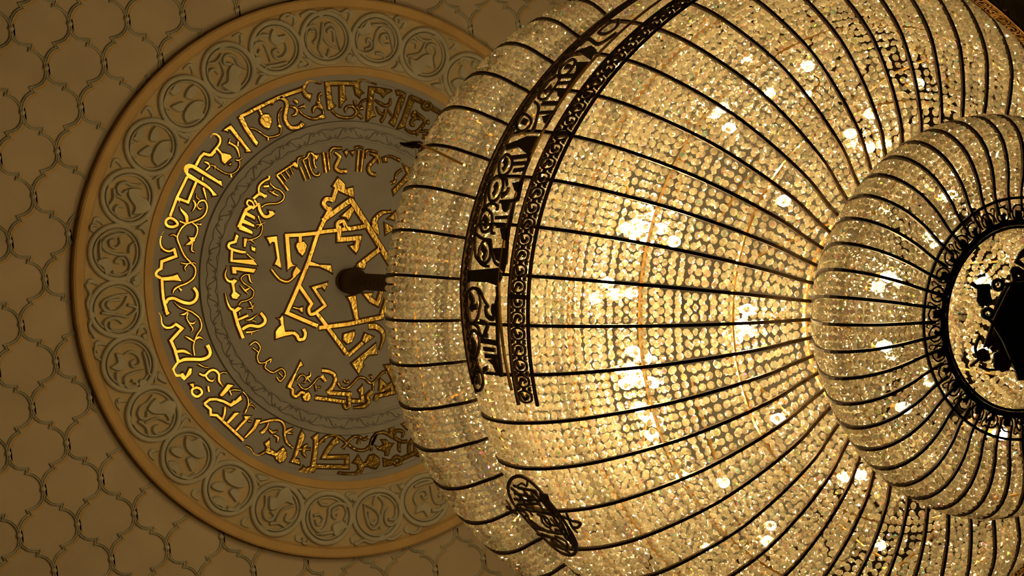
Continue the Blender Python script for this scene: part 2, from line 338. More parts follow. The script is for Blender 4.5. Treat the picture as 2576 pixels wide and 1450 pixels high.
LETTERS = """
#calligraphy_letter
P -1493,-879 -1446,-874 -1417,-860 -1226,-757 -1200,-757 -1188,-701 -1229,-723 -1462,-836 -1485,-830 -1486,-802 -1460,-788 -1392,-750 -1334,-724 -1294,-695 -1226,-629 -1273,-617 -1287,-646 -1312,-671 -1394,-713 -1486,-750 -1510,-775 -1533,-806 -1537,-837 -1525,-861
R -1498,-767,33 -1575,-589,33 -1624,-432,33
R -1419,-728,32 -1479,-555,32 -1570,-583,32
C -1619,-416,32 -1576,-396,32 -1558,-366,32 -1596,-345,32 -1641,-349,32 -1659,-377,32 -1648,-405,32
#calligraphy_letter
R -1429,-863,33 -1393,-939,33 -1364,-967,33 -1323,-958,33 -1302,-960,33 -1271,-994,33
S -1322,-1102,6 -1300,-1134,21 -1267,-1134,26 -1237,-1109,28 -1232,-1073,28 -1247,-1040,29 -1265,-1015,30 -1300,-967,33
R -1255,-1016,28 -1213,-976,28
P -1224,-968 -1211,-992 -1158,-983 -1139,-980 -1119,-953 -1155,-919 -1182,-891 -1209,-910 -1217,-937
D -1177,-949,10
P -1151,-898 -1126,-914 -1118,-898 -1129,-886 -1146,-887
#calligraphy_letter
P -1216,-1170 -1180,-1206 -1146,-1229 -1128,-1210 -974,-1038 -951,-1015 -1004,-1006 -1010,-1031 -1155,-1180 -1169,-1179 -1163,-1159 -1192,-1170
#scroll_vine
S -1158,-1074,21 -1124,-1063,21 -1090,-1043,21 -1069,-1008,21 -1057,-963,9
S -1076,-1053,19 -1076,-1092,19
S -1153,-1070,16 -1146,-1112,6
S -1089,-937,16 -1060,-935,16 -1037,-955,9
S -1055,-935,12 -1052,-885,12 -1078,-842,12 -1125,-815,12 -1187,-824,12 -1251,-856,12 -1276,-873,12 -1304,-875,12
S -1357,-899,14 -1329,-892,23 -1309,-870,14
S -1308,-866,19 -1340,-831,19
S -1125,-815,19 -1119,-788,19
S -1266,-873,21 -1264,-842,7
#calligraphy_letter
P -1090,-1293 -1053,-1314 -1035,-1293 -993,-1218 -949,-1162 -915,-1116 -897,-1099 -909,-1063 -924,-1067 -1033,-1201 -1069,-1257
R -1074,-1298,35 -1011,-1332,35 -932,-1380,35 -838,-1435,35 -744,-1487,36 -653,-1528,36 -538,-1577,36
P -819,-1436 -762,-1460 -794,-1422
R -908,-1382,28 -883,-1331,28
P -890,-1324 -862,-1342 -823,-1343 -792,-1313 -790,-1277 -802,-1229 -816,-1217 -856,-1227 -891,-1254 -902,-1286
D -843,-1284,13
S -730,-1495,36 -685,-1476,36 -663,-1436,36 -670,-1384,36 -676,-1324,36 -653,-1274,36 -613,-1245,36 -564,-1252,36 -521,-1274,36
P -555,-1269 -527,-1306 -491,-1281 -529,-1245
P -544,-1605 -513,-1576 -487,-1550 -447,-1544 -461,-1487 -510,-1515 -539,-1555
S -528,-1583,34 -497,-1642,26 -454,-1658,22 -414,-1653,17 -373,-1647,12 -360,-1667,6
#scroll_vine
S -976,-1212,13 -937,-1206,13 -887,-1185,13 -822,-1151,13 -755,-1161,13 -712,-1186,13 -705,-1228,13 -724,-1273,13 -734,-1318,13 -727,-1366,13 -700,-1405,13
S -737,-1246,10 -723,-1252,29 -705,-1242,19
S -817,-1154,19 -813,-1120,19
#scroll_vine
S -637,-1425,10 -598,-1419,21 -572,-1393,22 -585,-1359,22 -618,-1345,5
S -606,-1483,19 -581,-1467,29 -570,-1444,7
S -559,-1420,10 -525,-1434,19 -503,-1439,36
S -563,-1406,13 -521,-1369,13 -460,-1342,13 -405,-1337,13 -347,-1361,14 -334,-1395,14 -346,-1427,14
S -346,-1428,22 -392,-1447,22 -425,-1421,22 -423,-1384,7
S -404,-1488,10 -378,-1472,29 -336,-1429,7
S -357,-1441,19 -377,-1496,19 -380,-1542,19 -356,-1556,22
S -461,-1348,12 -406,-1343,12 -342,-1363,34 -307,-1356,6
#calligraphy_letter
R -334,-1647,39 -209,-1661,39 -34,-1675,39
P -334,-1654 -283,-1640 -268,-1548 -255,-1488 -223,-1467 -247,-1446 -276,-1425 -296,-1428 -318,-1543
P -206,-1647 -156,-1652 -146,-1559 -129,-1532 -160,-1501 -178,-1457 -190,-1456
P -73,-1660 -19,-1679 -13,-1628 26,-1600 -3,-1586 -9,-1552 -48,-1577 -64,-1623
S -39,-1672,42 -30,-1697,37 5,-1714,24 56,-1707,15 113,-1694,9 143,-1690,19
#scroll_vine
S -258,-1424,17 -224,-1396,17 -183,-1377,17 -122,-1372,17 -63,-1387,17 -34,-1422,17 -46,-1454,17 -78,-1475,17 -118,-1467,17 -136,-1442,17 -122,-1415,6
S -56,-1529,20 -43,-1488,20 -16,-1452,20 -24,-1419,20
S -6,-1453,12 9,-1466,20 26,-1473,37
S -28,-1409,12 2,-1402,29 24,-1371,7
S -12,-1481,12 15,-1526,12 60,-1547,12
#calligraphy_letter
P 71,-1657 151,-1657 279,-1647 285,-1641 230,-1607 206,-1577 184,-1603 122,-1626 113,-1559 119,-1455 147,-1412 109,-1397 81,-1364 61,-1362 60,-1421
#scroll_vine
S 129,-1551,9 184,-1522,22 231,-1507,22 271,-1525,22 278,-1578,7
S 253,-1481,17 300,-1423,10
S 145,-1495,4 184,-1441,22 236,-1427,17
S 238,-1475,22 226,-1412,22 205,-1377,22 219,-1361,10
#calligraphy_letter
P 321,-1646 351,-1652 415,-1629 407,-1576 363,-1457 323,-1334 275,-1364 313,-1424 334,-1512 360,-1590 379,-1611 338,-1608
#calligraphy_letter
P 452,-1608 477,-1620 501,-1574 487,-1544 447,-1431 424,-1376 429,-1343 371,-1319 350,-1318 392,-1402 426,-1515
R 473,-1601,30 574,-1569,30
R 666,-1527,31 795,-1471,31
C 621,-1576,28 656,-1560,28 657,-1533,28 625,-1513,28 590,-1527,28 588,-1553,28
R 763,-1477,30 745,-1432,30 673,-1311,30 634,-1269,30 592,-1271,30
#scroll_vine
S 511,-1487,15 550,-1454,22 587,-1433,23 610,-1402,23 587,-1357,23 547,-1315,22 496,-1296,22 422,-1324,9
S 610,-1397,13 631,-1399,20 652,-1401,38
S 573,-1418,12 530,-1428,25 490,-1401,25 487,-1367,25 519,-1360,9
S 512,-1482,22 495,-1449,30 520,-1435,22
S 538,-1304,20 550,-1272,20
S 568,-1312,17 625,-1321,18 662,-1324,7
#calligraphy_letter
R -1672,-300,8 -1689,-274,8
S -1690,-262,23 -1697,-219,23 -1683,-174,25 -1652,-149,25 -1614,-142,25 -1578,-158,28
R -1578,-167,35 -1556,-105,35 -1674,-55,35 -1676,6,35
S -1674,1,33 -1711,31,33 -1714,62,33 -1676,81,33
P -1686,70 -1635,67 -1575,55 -1534,37 -1514,70 -1489,103 -1568,100 -1647,107 -1680,97
R -1665,78,34 -1654,182,34 -1643,249,34 -1602,379,34
P -1637,346 -1599,345 -1575,364 -1606,392
S -1618,286,34 -1604,254,34 -1560,243,34 -1513,259,35 -1465,275,35 -1413,277,35 -1377,257,35 -1360,225,35 -1362,184,35 -1392,146,35
#scroll_vine
S -1540,-396,19 -1483,-379,19 -1446,-393,19 -1400,-410,19 -1354,-435,19 -1323,-474,19 -1312,-530,19 -1338,-578,19 -1385,-566,19 -1401,-519,9
S -1478,-387,28 -1486,-441,35 -1531,-488,21 -1546,-518,4
S -1482,-377,19 -1518,-343,19 -1543,-296,19 -1553,-255,19 -1529,-197,19 -1487,-118,19 -1422,-53,19 -1387,-18,19 -1382,32,19 -1406,79,19 -1460,118,19 -1519,143,19 -1555,172,19 -1565,205,10
S -1432,-389,18 -1392,-360,19 -1385,-319,19 -1397,-278,19 -1419,-240,18 -1425,-194,18 -1423,-158,18 -1390,-146,8
S -1398,-382,14 -1375,-379,14 -1356,-381,23
P -1463,-274 -1444,-270 -1406,-273 -1395,-246 -1418,-222 -1440,-202 -1487,-199 -1442,-241
S -1556,-264,15 -1589,-280,15 -1621,-269,6
S -1511,-53,14 -1473,-46,15 -1427,-53,15 -1399,-59,15 -1384,-48,15
S -1454,-42,15 -1476,-13,15 -1463,15,4
S -1519,152,12 -1494,176,28
S -1548,-555,14 -1568,-576,21
#scroll_vine
S -1434,-576,18 -1413,-541,23 -1425,-504,14 -1442,-475,6
S -1382,-584,14 -1407,-601,14 -1409,-637,4
S -1403,-537,9 -1378,-507,19 -1346,-518,5
S -1365,-772,21 -1365,-745,21
S -1355,-686,23 -1338,-637,21 -1321,-584,12
#scroll_vine
S -1549,274,8 -1500,313,15 -1443,333,17 -1395,349,17 -1337,388,17 -1310,433,17 -1308,483,17 -1338,534,17 -1358,590,17 -1365,636,17 -1352,708,17
S -1497,376,4 -1460,370,21 -1428,346,14
S -1428,355,16 -1435,401,16 -1409,446,16 -1378,490,16 -1391,516,8
S -1414,437,9 -1380,444,21 -1358,421,4
S -1445,552,6 -1406,569,21 -1363,594,14
S -1354,580,14 -1322,556,23 -1281,573,4
#calligraphy_letter
S -1677,364,5 -1654,401,21 -1644,455,23 -1612,486,28 -1566,484,28 -1525,453,29
R -1530,455,35 -1472,489,35 -1560,593,35 -1523,664,35 -1489,767,35
S -1508,682,33 -1452,675,33 -1414,687,28 -1378,704,6
S -1485,767,28 -1439,745,37 -1364,740,37 -1289,738,37 -1233,713,37 -1221,672,37 -1248,618,44
S -1476,749,31 -1507,791,31 -1528,832,31 -1502,877,31 -1450,875,31
P -1470,862 -1443,848 -1422,875 -1393,810 -1365,814 -1367,864 -1429,925 -1468,894
#scroll_vine
S -1316,777,16 -1268,800,12 -1226,806,7
S -1303,857,21 -1256,872,25 -1216,834,25 -1175,825,25 -1135,856,25 -1128,913,25 -1091,961,10
S -1123,856,12 -1098,841,12 -1064,846,12
S -1247,876,21 -1221,907,21 -1187,915,21 -1169,894,5
S -1222,960,23 -1211,1006,23
#calligraphy_letter
C -1320,975,30 -1283,990,30 -1274,1022,30 -1313,1049,30 -1352,1028,30 -1356,992,30
P -1390,944 -1344,935 -1338,975 -1359,980
#calligraphy_letter
P -1122,1029 -1056,934 -996,942 -1091,1048 -1113,1045
S -1039,998,7 -998,985,17 -938,988,12
S -1036,990,20 -1016,1029,20
#calligraphy_letter
R -1248,1109,31 -1204,1071,31 -1145,1066,31 -1077,1085,31 -1016,1116,32 -984,1078,32
P -1034,1096 -1000,1087 -932,1020 -916,1069 -1011,1132 -1041,1121
R -1244,1109,31 -1191,1152,31 -1187,1198,31 -1134,1200,31 -889,1407,32
S -1066,1129,27 -1067,1186,27 -1083,1239,27
P -983,1172 -932,1171 -1028,1275 -1054,1259
P -901,1199 -828,1198 -952,1339 -979,1327 -891,1227
P -792,1226 -741,1225 -791,1320 -864,1386 -894,1391 -810,1287
R -860,1243,15 -823,1248,15
#scroll_vine
S -916,999,15 -875,1043,15 -863,1108,15 -889,1182,21
S -871,1125,13 -837,1108,13 -797,1137,7
S -863,1108,12 -839,1087,12
#scroll_vine
S -755,1261,17 -692,1243,22 -623,1230,22 -562,1241,22 -529,1290,22 -525,1356,22 -500,1421,22 -445,1466,12
S -674,1251,15 -696,1309,25 -737,1347,32
S -671,1309,12 -634,1337,24 -585,1320,7
S -625,1357,12 -584,1381,24 -591,1424,7
S -522,1339,25 -488,1314,25 -446,1292,5
S -504,1339,24 -443,1342,7
#calligraphy_letter
P -703,1428 -657,1391 -648,1473 -590,1505 -532,1455 -505,1487 -493,1537 -517,1582 -559,1595 -596,1563 -606,1538 -685,1514 -714,1527 -683,1473
S -868,1455,18 -824,1475,18 -787,1524,18 -736,1527,18 -686,1498,19
#calligraphy_letter
P -375,1308 -341,1361 -360,1419 -406,1536 -414,1552 -383,1560 -371,1610 -464,1586 -440,1544 -412,1437 -398,1370
#scroll_vine
S -392,1478,22 -278,1472,15
S -307,1431,7 -344,1460,26 -346,1510,26 -316,1547,5
#calligraphy_letter
P -280,1374 -217,1327 -218,1452 -228,1594 -217,1627 -246,1669 -297,1686 -395,1666 -353,1636 -341,1615 -318,1636 -275,1619 -269,1569 -258,1453 -261,1395
R -239,1620,36 58,1623,36 51,1536,36 -160,1541,36
P -190,1556 -150,1476 -93,1392 -51,1350 -29,1416 -81,1450 -122,1509 -146,1555
#scroll_vine
S -211,1427,26 -165,1376,19 -87,1350,19 -14,1374,19 61,1432,19 135,1473,19 207,1476,19 260,1446,19 283,1386,35 317,1335,19
S 9,1466,31 34,1432,17 67,1390,17 110,1360,17 156,1363,17 202,1383,17 239,1362,26
S 156,1376,12 150,1424,30
S -186,1389,12 -154,1410,5
#calligraphy_letter
P 106,1586 156,1518 185,1564 214,1598 208,1648 183,1686 130,1699 58,1691 -23,1679 -15,1667 75,1674 137,1670 163,1640 151,1598
R 197,1606,37 277,1593,37
P 226,1579 259,1520 303,1511 351,1544 358,1595 329,1637 283,1629 237,1608
D 299,1570,14
#scroll_vine
S 228,1461,12 263,1436,23 291,1376,31 320,1329,21 383,1320,23 449,1348,23 515,1381,23 561,1398,23 612,1393,23
P 434,1332 430,1273 447,1247 472,1272 479,1323 459,1365
S 486,1365,22 483,1314,22 528,1301,22 566,1321,22 555,1365,7
S 262,1427,17 279,1482,17
P 298,1427 345,1451 389,1425 359,1384 405,1383 434,1412 480,1416 450,1458 435,1514 408,1518 402,1484 337,1468
S 534,1398,22 533,1457,22 549,1493,5
#calligraphy_letter
P 387,1544 434,1560 479,1560 473,1602 400,1615
C 519,1531,28 552,1550,28 554,1580,28 522,1596,28 490,1581,28 488,1551,28
R 561,1549,30 678,1498,30 777,1524,30
R 692,1498,27 681,1315,27
S 632,1499,23 628,1431,23 657,1371,23
P 524,1229 634,1218 664,1268 601,1295
#calligraphy_letter
R -930,-556,38 -980,-525,38 -1035,-376,38
P -1044,-378 -1020,-404 -910,-353 -908,-318 -1034,-354
P -1030,-440 -993,-450 -896,-407 -897,-379 -1020,-412
P -995,-499 -971,-513 -896,-479 -892,-440 -990,-479
C -959,-607,25 -928,-593,25 -914,-562,25 -943,-551,25 -974,-574,25 -973,-597,25
R -921,-622,32 -877,-666,32 -807,-651,32
R -912,-611,28 -862,-549,28
S -871,-573,35 -856,-524,35 -819,-482,35 -776,-485,35 -740,-520,50
R -925,-536,25 -868,-589,25
P -788,-537 -727,-529 -751,-490 -777,-497
S -877,-673,25 -876,-730,25 -840,-773,25 -794,-801,25 -794,-826,25
S -869,-681,18 -816,-644,39
#scroll_vine
S -845,-556,15 -804,-584,15 -710,-598,15 -660,-630,15 -653,-672,15 -690,-710,15 -734,-724,15 -774,-754,15 -780,-778,5
S -838,-731,22 -791,-738,22
S -797,-703,7 -749,-682,18 -705,-664,18
S -758,-689,15 -733,-707,7
#scroll_vine
S -871,-483,18 -851,-435,13 -827,-387,13 -844,-321,13 -902,-285,13 -953,-273,13
P -988,-288 -950,-290 -966,-211 -984,-214
S -928,-279,17 -883,-249,7
P -921,-234 -903,-219 -877,-217 -877,-176 -914,-190
S -884,-408,7 -849,-410,15 -812,-429,5
S -877,-368,5 -841,-411,17
#calligraphy_letter
P -1058,-324 -1027,-306 -1048,-231 -1075,-258
S -1062,-251,32 -1108,-236,31 -1112,-203,31 -1071,-185,31 -1007,-172,32 -964,-171,25
D -980,-172,10
R -1084,-192,31 -1084,-91,31
P -1098,-106 -893,-118 -847,-63 -1095,-80
#scroll_vine
S -951,-159,15 -919,-132,15 -882,-112,15
#calligraphy_letter
P -1084,-48 -1000,-48 -859,-39 -882,3 -1032,-11 -1026,18 -1072,17
#calligraphy_letter
S -1126,-37,15 -1117,-30,10 -1131,28,21 -1103,75,28 -1052,81,32
P -1086,82 -1053,52 -1014,71 -1042,101 -1030,161 -986,188 -1018,230 -1061,224 -1075,196 -1060,163 -1076,106
D -1030,198,12
#scroll_vine
S -920,13,13 -962,19,13 -990,53,13 -958,92,13 -905,122,13 -873,154,13 -883,203,13 -933,234,13 -975,244,13 -999,274,13
S -924,17,18 -908,69,18 -886,82,5
S -995,106,7 -955,145,18 -921,176,7
S -913,127,17 -954,153,22
S -907,237,15 -883,277,15 -866,327,5
S -923,295,5 -883,293,17 -859,255,5
#calligraphy_letter
S -1121,178,12 -1102,246,20 -1073,301,28 -1039,316,33
P -1047,317 -1007,282 -959,296 -996,327 -1020,340
R -1038,320,38 -998,437,38 -945,549,38
R -996,396,29 -913,356,29
R -991,330,15 -985,359,15
S -958,476,35 -896,441,35 -818,446,35 -768,419,35 -762,378,35 -803,330,34
#scroll_vine
S -936,397,7 -890,391,18 -824,341,7
S -872,399,13 -842,404,13
S -922,499,22 -867,493,17 -812,474,5
S -867,493,13 -874,517,13
#scroll_vine
S -883,609,15 -834,575,15 -789,622,15 -810,695,15 -790,751,15 -730,749,15 -737,790,15 -666,829,15 -591,794,15 -554,842,15 -594,900,15 -630,868,15
S -856,624,13 -803,663,13
S -731,741,15 -690,716,15 -696,748,15
S -615,827,13 -579,859,13
#calligraphy_letter
P -426,718 -395,760 -427,776 -451,826 -492,943 -465,963 -486,972 -535,952 -528,927 -469,818
S -482,959,31 -475,1013,31 -439,1024,31 -406,990,31 -371,999,31
P -380,998 -337,980 -308,1021 -332,1067 -376,1064 -396,1023
#scroll_vine
S -451,896,14 -423,850,14 -388,845,14 -365,873,14 -380,907,14 -403,899,7
S -432,917,14 -400,953,14 -355,960,14 -305,921,14 -264,870,14 -230,853,14
S -361,861,19 -331,848,19 -329,814,5
S -356,869,17 -324,899,17
S -279,921,12 -266,980,12
S -273,941,12 -220,942,7
#calligraphy_letter
S -228,799,34 -166,805,34 -111,833,34 -99,882,34 -123,941,34 -169,988,34
S -226,844,43 -188,889,29
R -160,988,40 54,995,40
R 33,988,35 40,1100,35
R -277,1033,36 -170,1043,36 0,1062,36
S -12,1081,28 14,1115,28 45,1092,28
R 53,1054,35 161,1052,35 146,943,35
P 111,960 153,909 165,967 130,985
S 242,965,33 204,1008,33 217,1050,33 181,1093,33 79,1110,12
#scroll_vine
S -72,898,26 -43,939,16 11,946,16 63,903,16 113,851,16 168,854,16 215,890,16 251,889,16 294,846,16 336,799,16 372,793,16
S 212,840,14 229,831,14 240,858,14
S -24,876,16 4,896,16 34,875,5
S 251,889,17 255,957,17
#calligraphy_letter
R 323,963,33 325,879,33 370,912,33
R 278,1049,37 289,1006,37 442,969,37 416,906,37 323,963,37
#calligraphy_letter
P 342,735 414,724 427,783 510,950 473,960 402,826
#star_letter
P -797,-309 -694,-327 -676,-234 -638,-47 -693,-77 -710,-76 -688,-135 -717,-264 -734,-267 -754,-242 -773,-277
#star_letter
P -630,-335 -587,-338 -571,-223 -557,-125 -538,-93 -503,-87 -562,-63 -587,-33 -608,-172
R -625,-331,39 -491,-345,39 -352,-367,39 -283,-385,39 -151,-406,40 -59,-424,40
R -491,-344,37 -488,-286,37
P -505,-285 -453,-296 -421,-261 -431,-207 -459,-164 -500,-194 -525,-243 -522,-272
D -473,-250,12
#star_letter
R -249,-558,41 -342,-336,41 -400,-126,41 -468,60,41 -514,178,41 -571,320,41 -478,354,41 -290,420,41
P -400,-134 -302,-106 -196,-108 -174,-30 -220,-52 -301,-81 -406,-84
#star_letter
S -730,-42,25 -688,5,24 -643,44,24 -581,57,24 -531,22,24 -516,-16,51 -488,-55,64
#star_letter
R -222,59,34 -343,98,34 -229,243,34 -309,304,34
P -275,62 -214,38 -241,118 -269,91
R -309,304,41 -201,424,41 -6,651,41
R -480,80,39 -348,240,39
S -353,232,36 -377,282,36 -357,323,36 -309,308,36
#star_letter
P -663,369 -633,368 -609,334 -597,358 -592,407 -575,476 -506,470 -495,502 -581,522 -662,550 -666,484 -646,450 -621,425 -632,384
S -505,486,36 -469,509,36 -449,542,36 -406,532,36 -395,490,36 -415,449,36
R -517,272,19 -455,284,19
P -465,270 -430,260 -427,318 -459,302
#star_letter
R -276,436,43 -7,392,43 295,320,44 343,133,44
P -39,159 45,138 89,354 49,364 -4,207
#star_letter
P 103,123 206,110 190,148 237,180 267,77 303,76 267,237 175,199
P -51,477 54,444 57,489 33,549 -11,567 -53,535
S 178,405,52 250,406,52 316,454,39 320,522,26 293,607,14
R 4,663,38 132,550,38
P 122,529 145,461 237,491 151,561
P 35,728 258,544 273,645 201,655 142,716 161,745 136,775 112,822
#star_letter
P -228,-777 -175,-861 -107,-805 -100,-766 -31,-786 -15,-687 -162,-736 -196,-759
R -183,-770,45 -213,-650,45
S -211,-660,43 -270,-664,43 -294,-623,43 -260,-585,43 -228,-587,43
R -226,-592,41 -276,-504,41
R -41,-678,50 -296,-478,49
#star_letter
R -50,-674,54 99,-488,54 358,-140,55
P -139,-523 -38,-620 -9,-592 -57,-488 -86,-517
#star_letter
S -148,-403,43 -157,-462,43 -110,-485,43 -75,-432,43 -32,-425,44
R -43,-424,41 127,-462,42
R -143,-443,47 -136,-325,47 32,-348,48
P 9,-372 73,-376 57,-274 29,-213 -17,-250 -45,-279 3,-291
D 29,-303,12
R 247,-270,46 51,-108,46
P 24,-102 65,-144 130,-138 111,-86
#star_letter
S 337,-599,36 315,-593,21 245,-578,37 184,-514,47 190,-453,63 226,-385,15
P 375,-607 407,-518 297,-531
#star_letter
P 272,-499 384,-455 289,-389
#calligraphy_letter
R -723,-831,24 -619,-715,24
R -727,-835,22 -565,-950,22
R -698,-858,19 -636,-792,19
R -657,-885,19 -608,-823,19
R -615,-913,17 -584,-854,17
P -600,-947 -566,-966 -538,-935 -545,-902 -580,-916
#calligraphy_letter
R -520,-920,22 -465,-809,22
R -501,-980,20 -425,-828,20
S -454,-1000,20 -432,-919,20 -394,-864,20 -350,-863,20 -341,-892,20
S -497,-984,22 -463,-1007,22 -448,-1041,22 -412,-1032,22 -399,-954,22 -381,-922,22
P -430,-1035 -351,-1041 -375,-989 -410,-995
S -547,-939,19 -541,-989,19 -490,-1012,8
#calligraphy_letter
R -321,-1060,26 -286,-888,26
R -286,-1062,22 -256,-899,22
R -260,-1056,19 -247,-1011,19
S -261,-1064,21 -236,-1100,21 -175,-1104,21 -148,-1113,12
#calligraphy_letter
S -217,-1068,22 -170,-1030,33 -201,-944,33 -163,-910,33 -97,-915,33
P -138,-1082 -103,-1102 -92,-1069 -108,-1039
P -84,-1087 -32,-1099 -51,-1052
S -41,-1115,17 2,-1131,17 50,-1122,9
#calligraphy_letter
R 0,-1102,24 -3,-917,24
R 42,-1105,24 33,-920,24
R 69,-1099,17 76,-1036,17
S 43,-1086,16 95,-1109,16 184,-1097,8
S 104,-1085,23 169,-1058,31 103,-971,31 117,-916,31 175,-904,31
R 178,-1078,21 197,-1001,21
P 220,-1056 260,-1072 270,-1022 236,-1019
S 274,-1073,16 315,-1070,16 392,-1044,24
#calligraphy_letter
P 414,-1020 527,-965 464,-872 412,-817 348,-737 332,-786 409,-868 460,-935
#scroll_vine
S 417,-970,16 364,-928,16 354,-864,16 315,-842,26
"""
BAND = """P 18272,9255 18328,8899 18183,8863 18060,8902 18107,9012 18106,9243
R 18230,9252,9 18092,9243,9
C 18013,9194,10 17963,9125,10 17774,9098,10 17580,9131,10 17478,9188,10 17540,9243,10 17746,9260,10 17926,9246,10
S 17914,9224,21 17807,9187,23 17682,9208,23
S 17711,9186,15 17744,9131,21
S 18014,9183,10 17991,9115,10 17846,9056,10 17743,9000,10
S 17767,9032,17 17633,9021,17 17587,8946,17 17764,8918,17 17926,8897,17
R 18060,8907,18 17873,8891,18 17605,8897,18 17256,8902,18 16960,8897,18 16737,8898,18
S 17801,8947,11 17708,8939,32 17631,8909,11
S 17529,9098,15 17485,9012,15 17344,9049,15 17321,9017,15
S 17490,9199,12 17443,9133,12 17311,9094,12 17335,9017,12
C 17382,9180,10 17307,9127,10 17170,9123,10 16997,9169,10 16960,9229,10 17097,9240,10 17265,9234,10
S 17241,9208,21 17135,9174,23 17018,9212,21
R 17242,9097,17 17229,8904,17
R 17123,9072,14 17121,8942,14
R 17019,9068,15 17024,8917,15
P 16963,9040 17009,8929 16795,8907 16726,8908 16773,8952 16891,8982
S 16858,9171,10 16726,9131,10 16585,9137,10 16476,9186,10 16478,9242,10 16620,9244,10 16740,9207,10 16781,9135,10
S 16967,9183,11 16858,9171,11 16678,9236,11 16407,9241,11
S 16787,9102,19 16851,9051,13
S 18735,9049,10 18539,9006,10 18395,8953,10 18350,8873,10
P 18613,9004 18620,8863 18471,8828 18255,8846 18372,8922 18398,8877 18443,8948
C 18735,9117,10 18686,9062,10 18563,9028,10 18441,9034,10 18390,9088,10 18462,9154,10 18610,9160,10
S 18635,9134,21 18538,9083,21 18451,9103,19
S 18835,9241,10 18760,9150,10 18735,9049,10
S 18485,9196,10 18365,9105,10 18343,9025,10
R 19790,8867,16 19351,8841,16 19328,8873,16 19079,8864,16 18883,8864,16 18688,8852,16 18375,8834,16
R 19316,9041,11 19327,8864,11
P 19304,9014 19317,8908 19205,8911 19151,8943 19182,8977
P 18908,8955 18919,8875 18724,8863 18748,8907
R 19071,9047,11 19079,8864,11
R 18946,9007,13 18951,8871,13
C 19202,9174,10 19136,9103,10 19009,9071,10 18884,9090,10 18860,9155,10 18961,9201,10 19114,9217,10
S 19087,9183,21 19010,9130,21 18935,9147,19
S 19190,9222,10 19290,9143,10 19261,9059,10 19184,9044,10
S 18984,9057,11 18859,9057,11 18834,9015,11
C 19731,9146,10 19647,9076,10 19490,9050,10 19351,9087,10 19342,9153,10 19473,9202,10 19657,9205,10
S 19601,9153,21 19521,9124,21 19431,9143,19
S 19241,9202,10 19449,9226,10 19632,9219,10
S 19412,9033,21 19460,8986,13 19537,8984,13
R 19802,8991,14 19811,8872,14
R 20017,9077,15 20025,8864,15
R 19912,9039,13 19911,8879,13
R 20073,8868,16 19940,8859,16 19785,8865,16
P 19599,8951 19618,8862 19453,8862 19480,8896
C 20079,9143,10 19989,9060,10 19853,9033,10 19751,9064,10 19743,9129,10 19867,9181,10 20003,9189,10
S 19998,9149,21 19913,9106,21 19822,9120,19
S 19731,9146,10 19698,9060,10 19564,9009,10
S 19037,9193,9 18911,9232,9 18684,9229,9 18485,9196,9
P 20240,9197 20333,9024 20357,8992 20342,8889 20337,8858 20028,8875 20190,9040 20149,9170
C 20779,9173,10 20665,9053,10 20540,9031,10 20460,9084,10 20533,9169,10 20692,9203,10
S 20651,9149,22 20610,9084,22
S 20991,9130,10 20877,9039,10 20621,8979,10 20440,8959,22
R 20929,9019,16 20896,8833,16
R 20757,8977,12 20737,8825,12
R 21088,8855,15 20894,8823,15 20683,8826,15 20478,8835,15
P 20688,8933 20709,8834 20521,8826 20567,8873
C 21183,9125,10 21377,9103,10 21465,9050,10 21348,8994,10 21027,9006,10 21049,9102,10
S 21137,9067,22 21260,9037,22
R 21544,8854,15 21207,8825,15 20988,8828,15
P 21173,8945 21165,8846 21004,8834 21031,8882
R 21442,9032,16 21394,8794,16
R 21299,8994,12 21273,8831,12
C 21611,9082,10 21774,9035,10 21695,8954,10 21469,8946,10 21455,9018,10
S 21632,9032,22 21612,8967,14
P 21692,8943 21654,8787 21428,8798 21477,8855
S 21480,9105,12 21733,9134,12 21957,9038,12
P 21957,9038 22026,8917 21920,8825 21698,8796 21800,8894
S 22083,9075,14 22226,9045,14 22038,8848,14 22249,8759,14
S 21878,9023,14 21977,8990,14
C 22365,8996,12 22563,8976,12 22616,8909,12 22418,8835,12 22279,8882,12"""
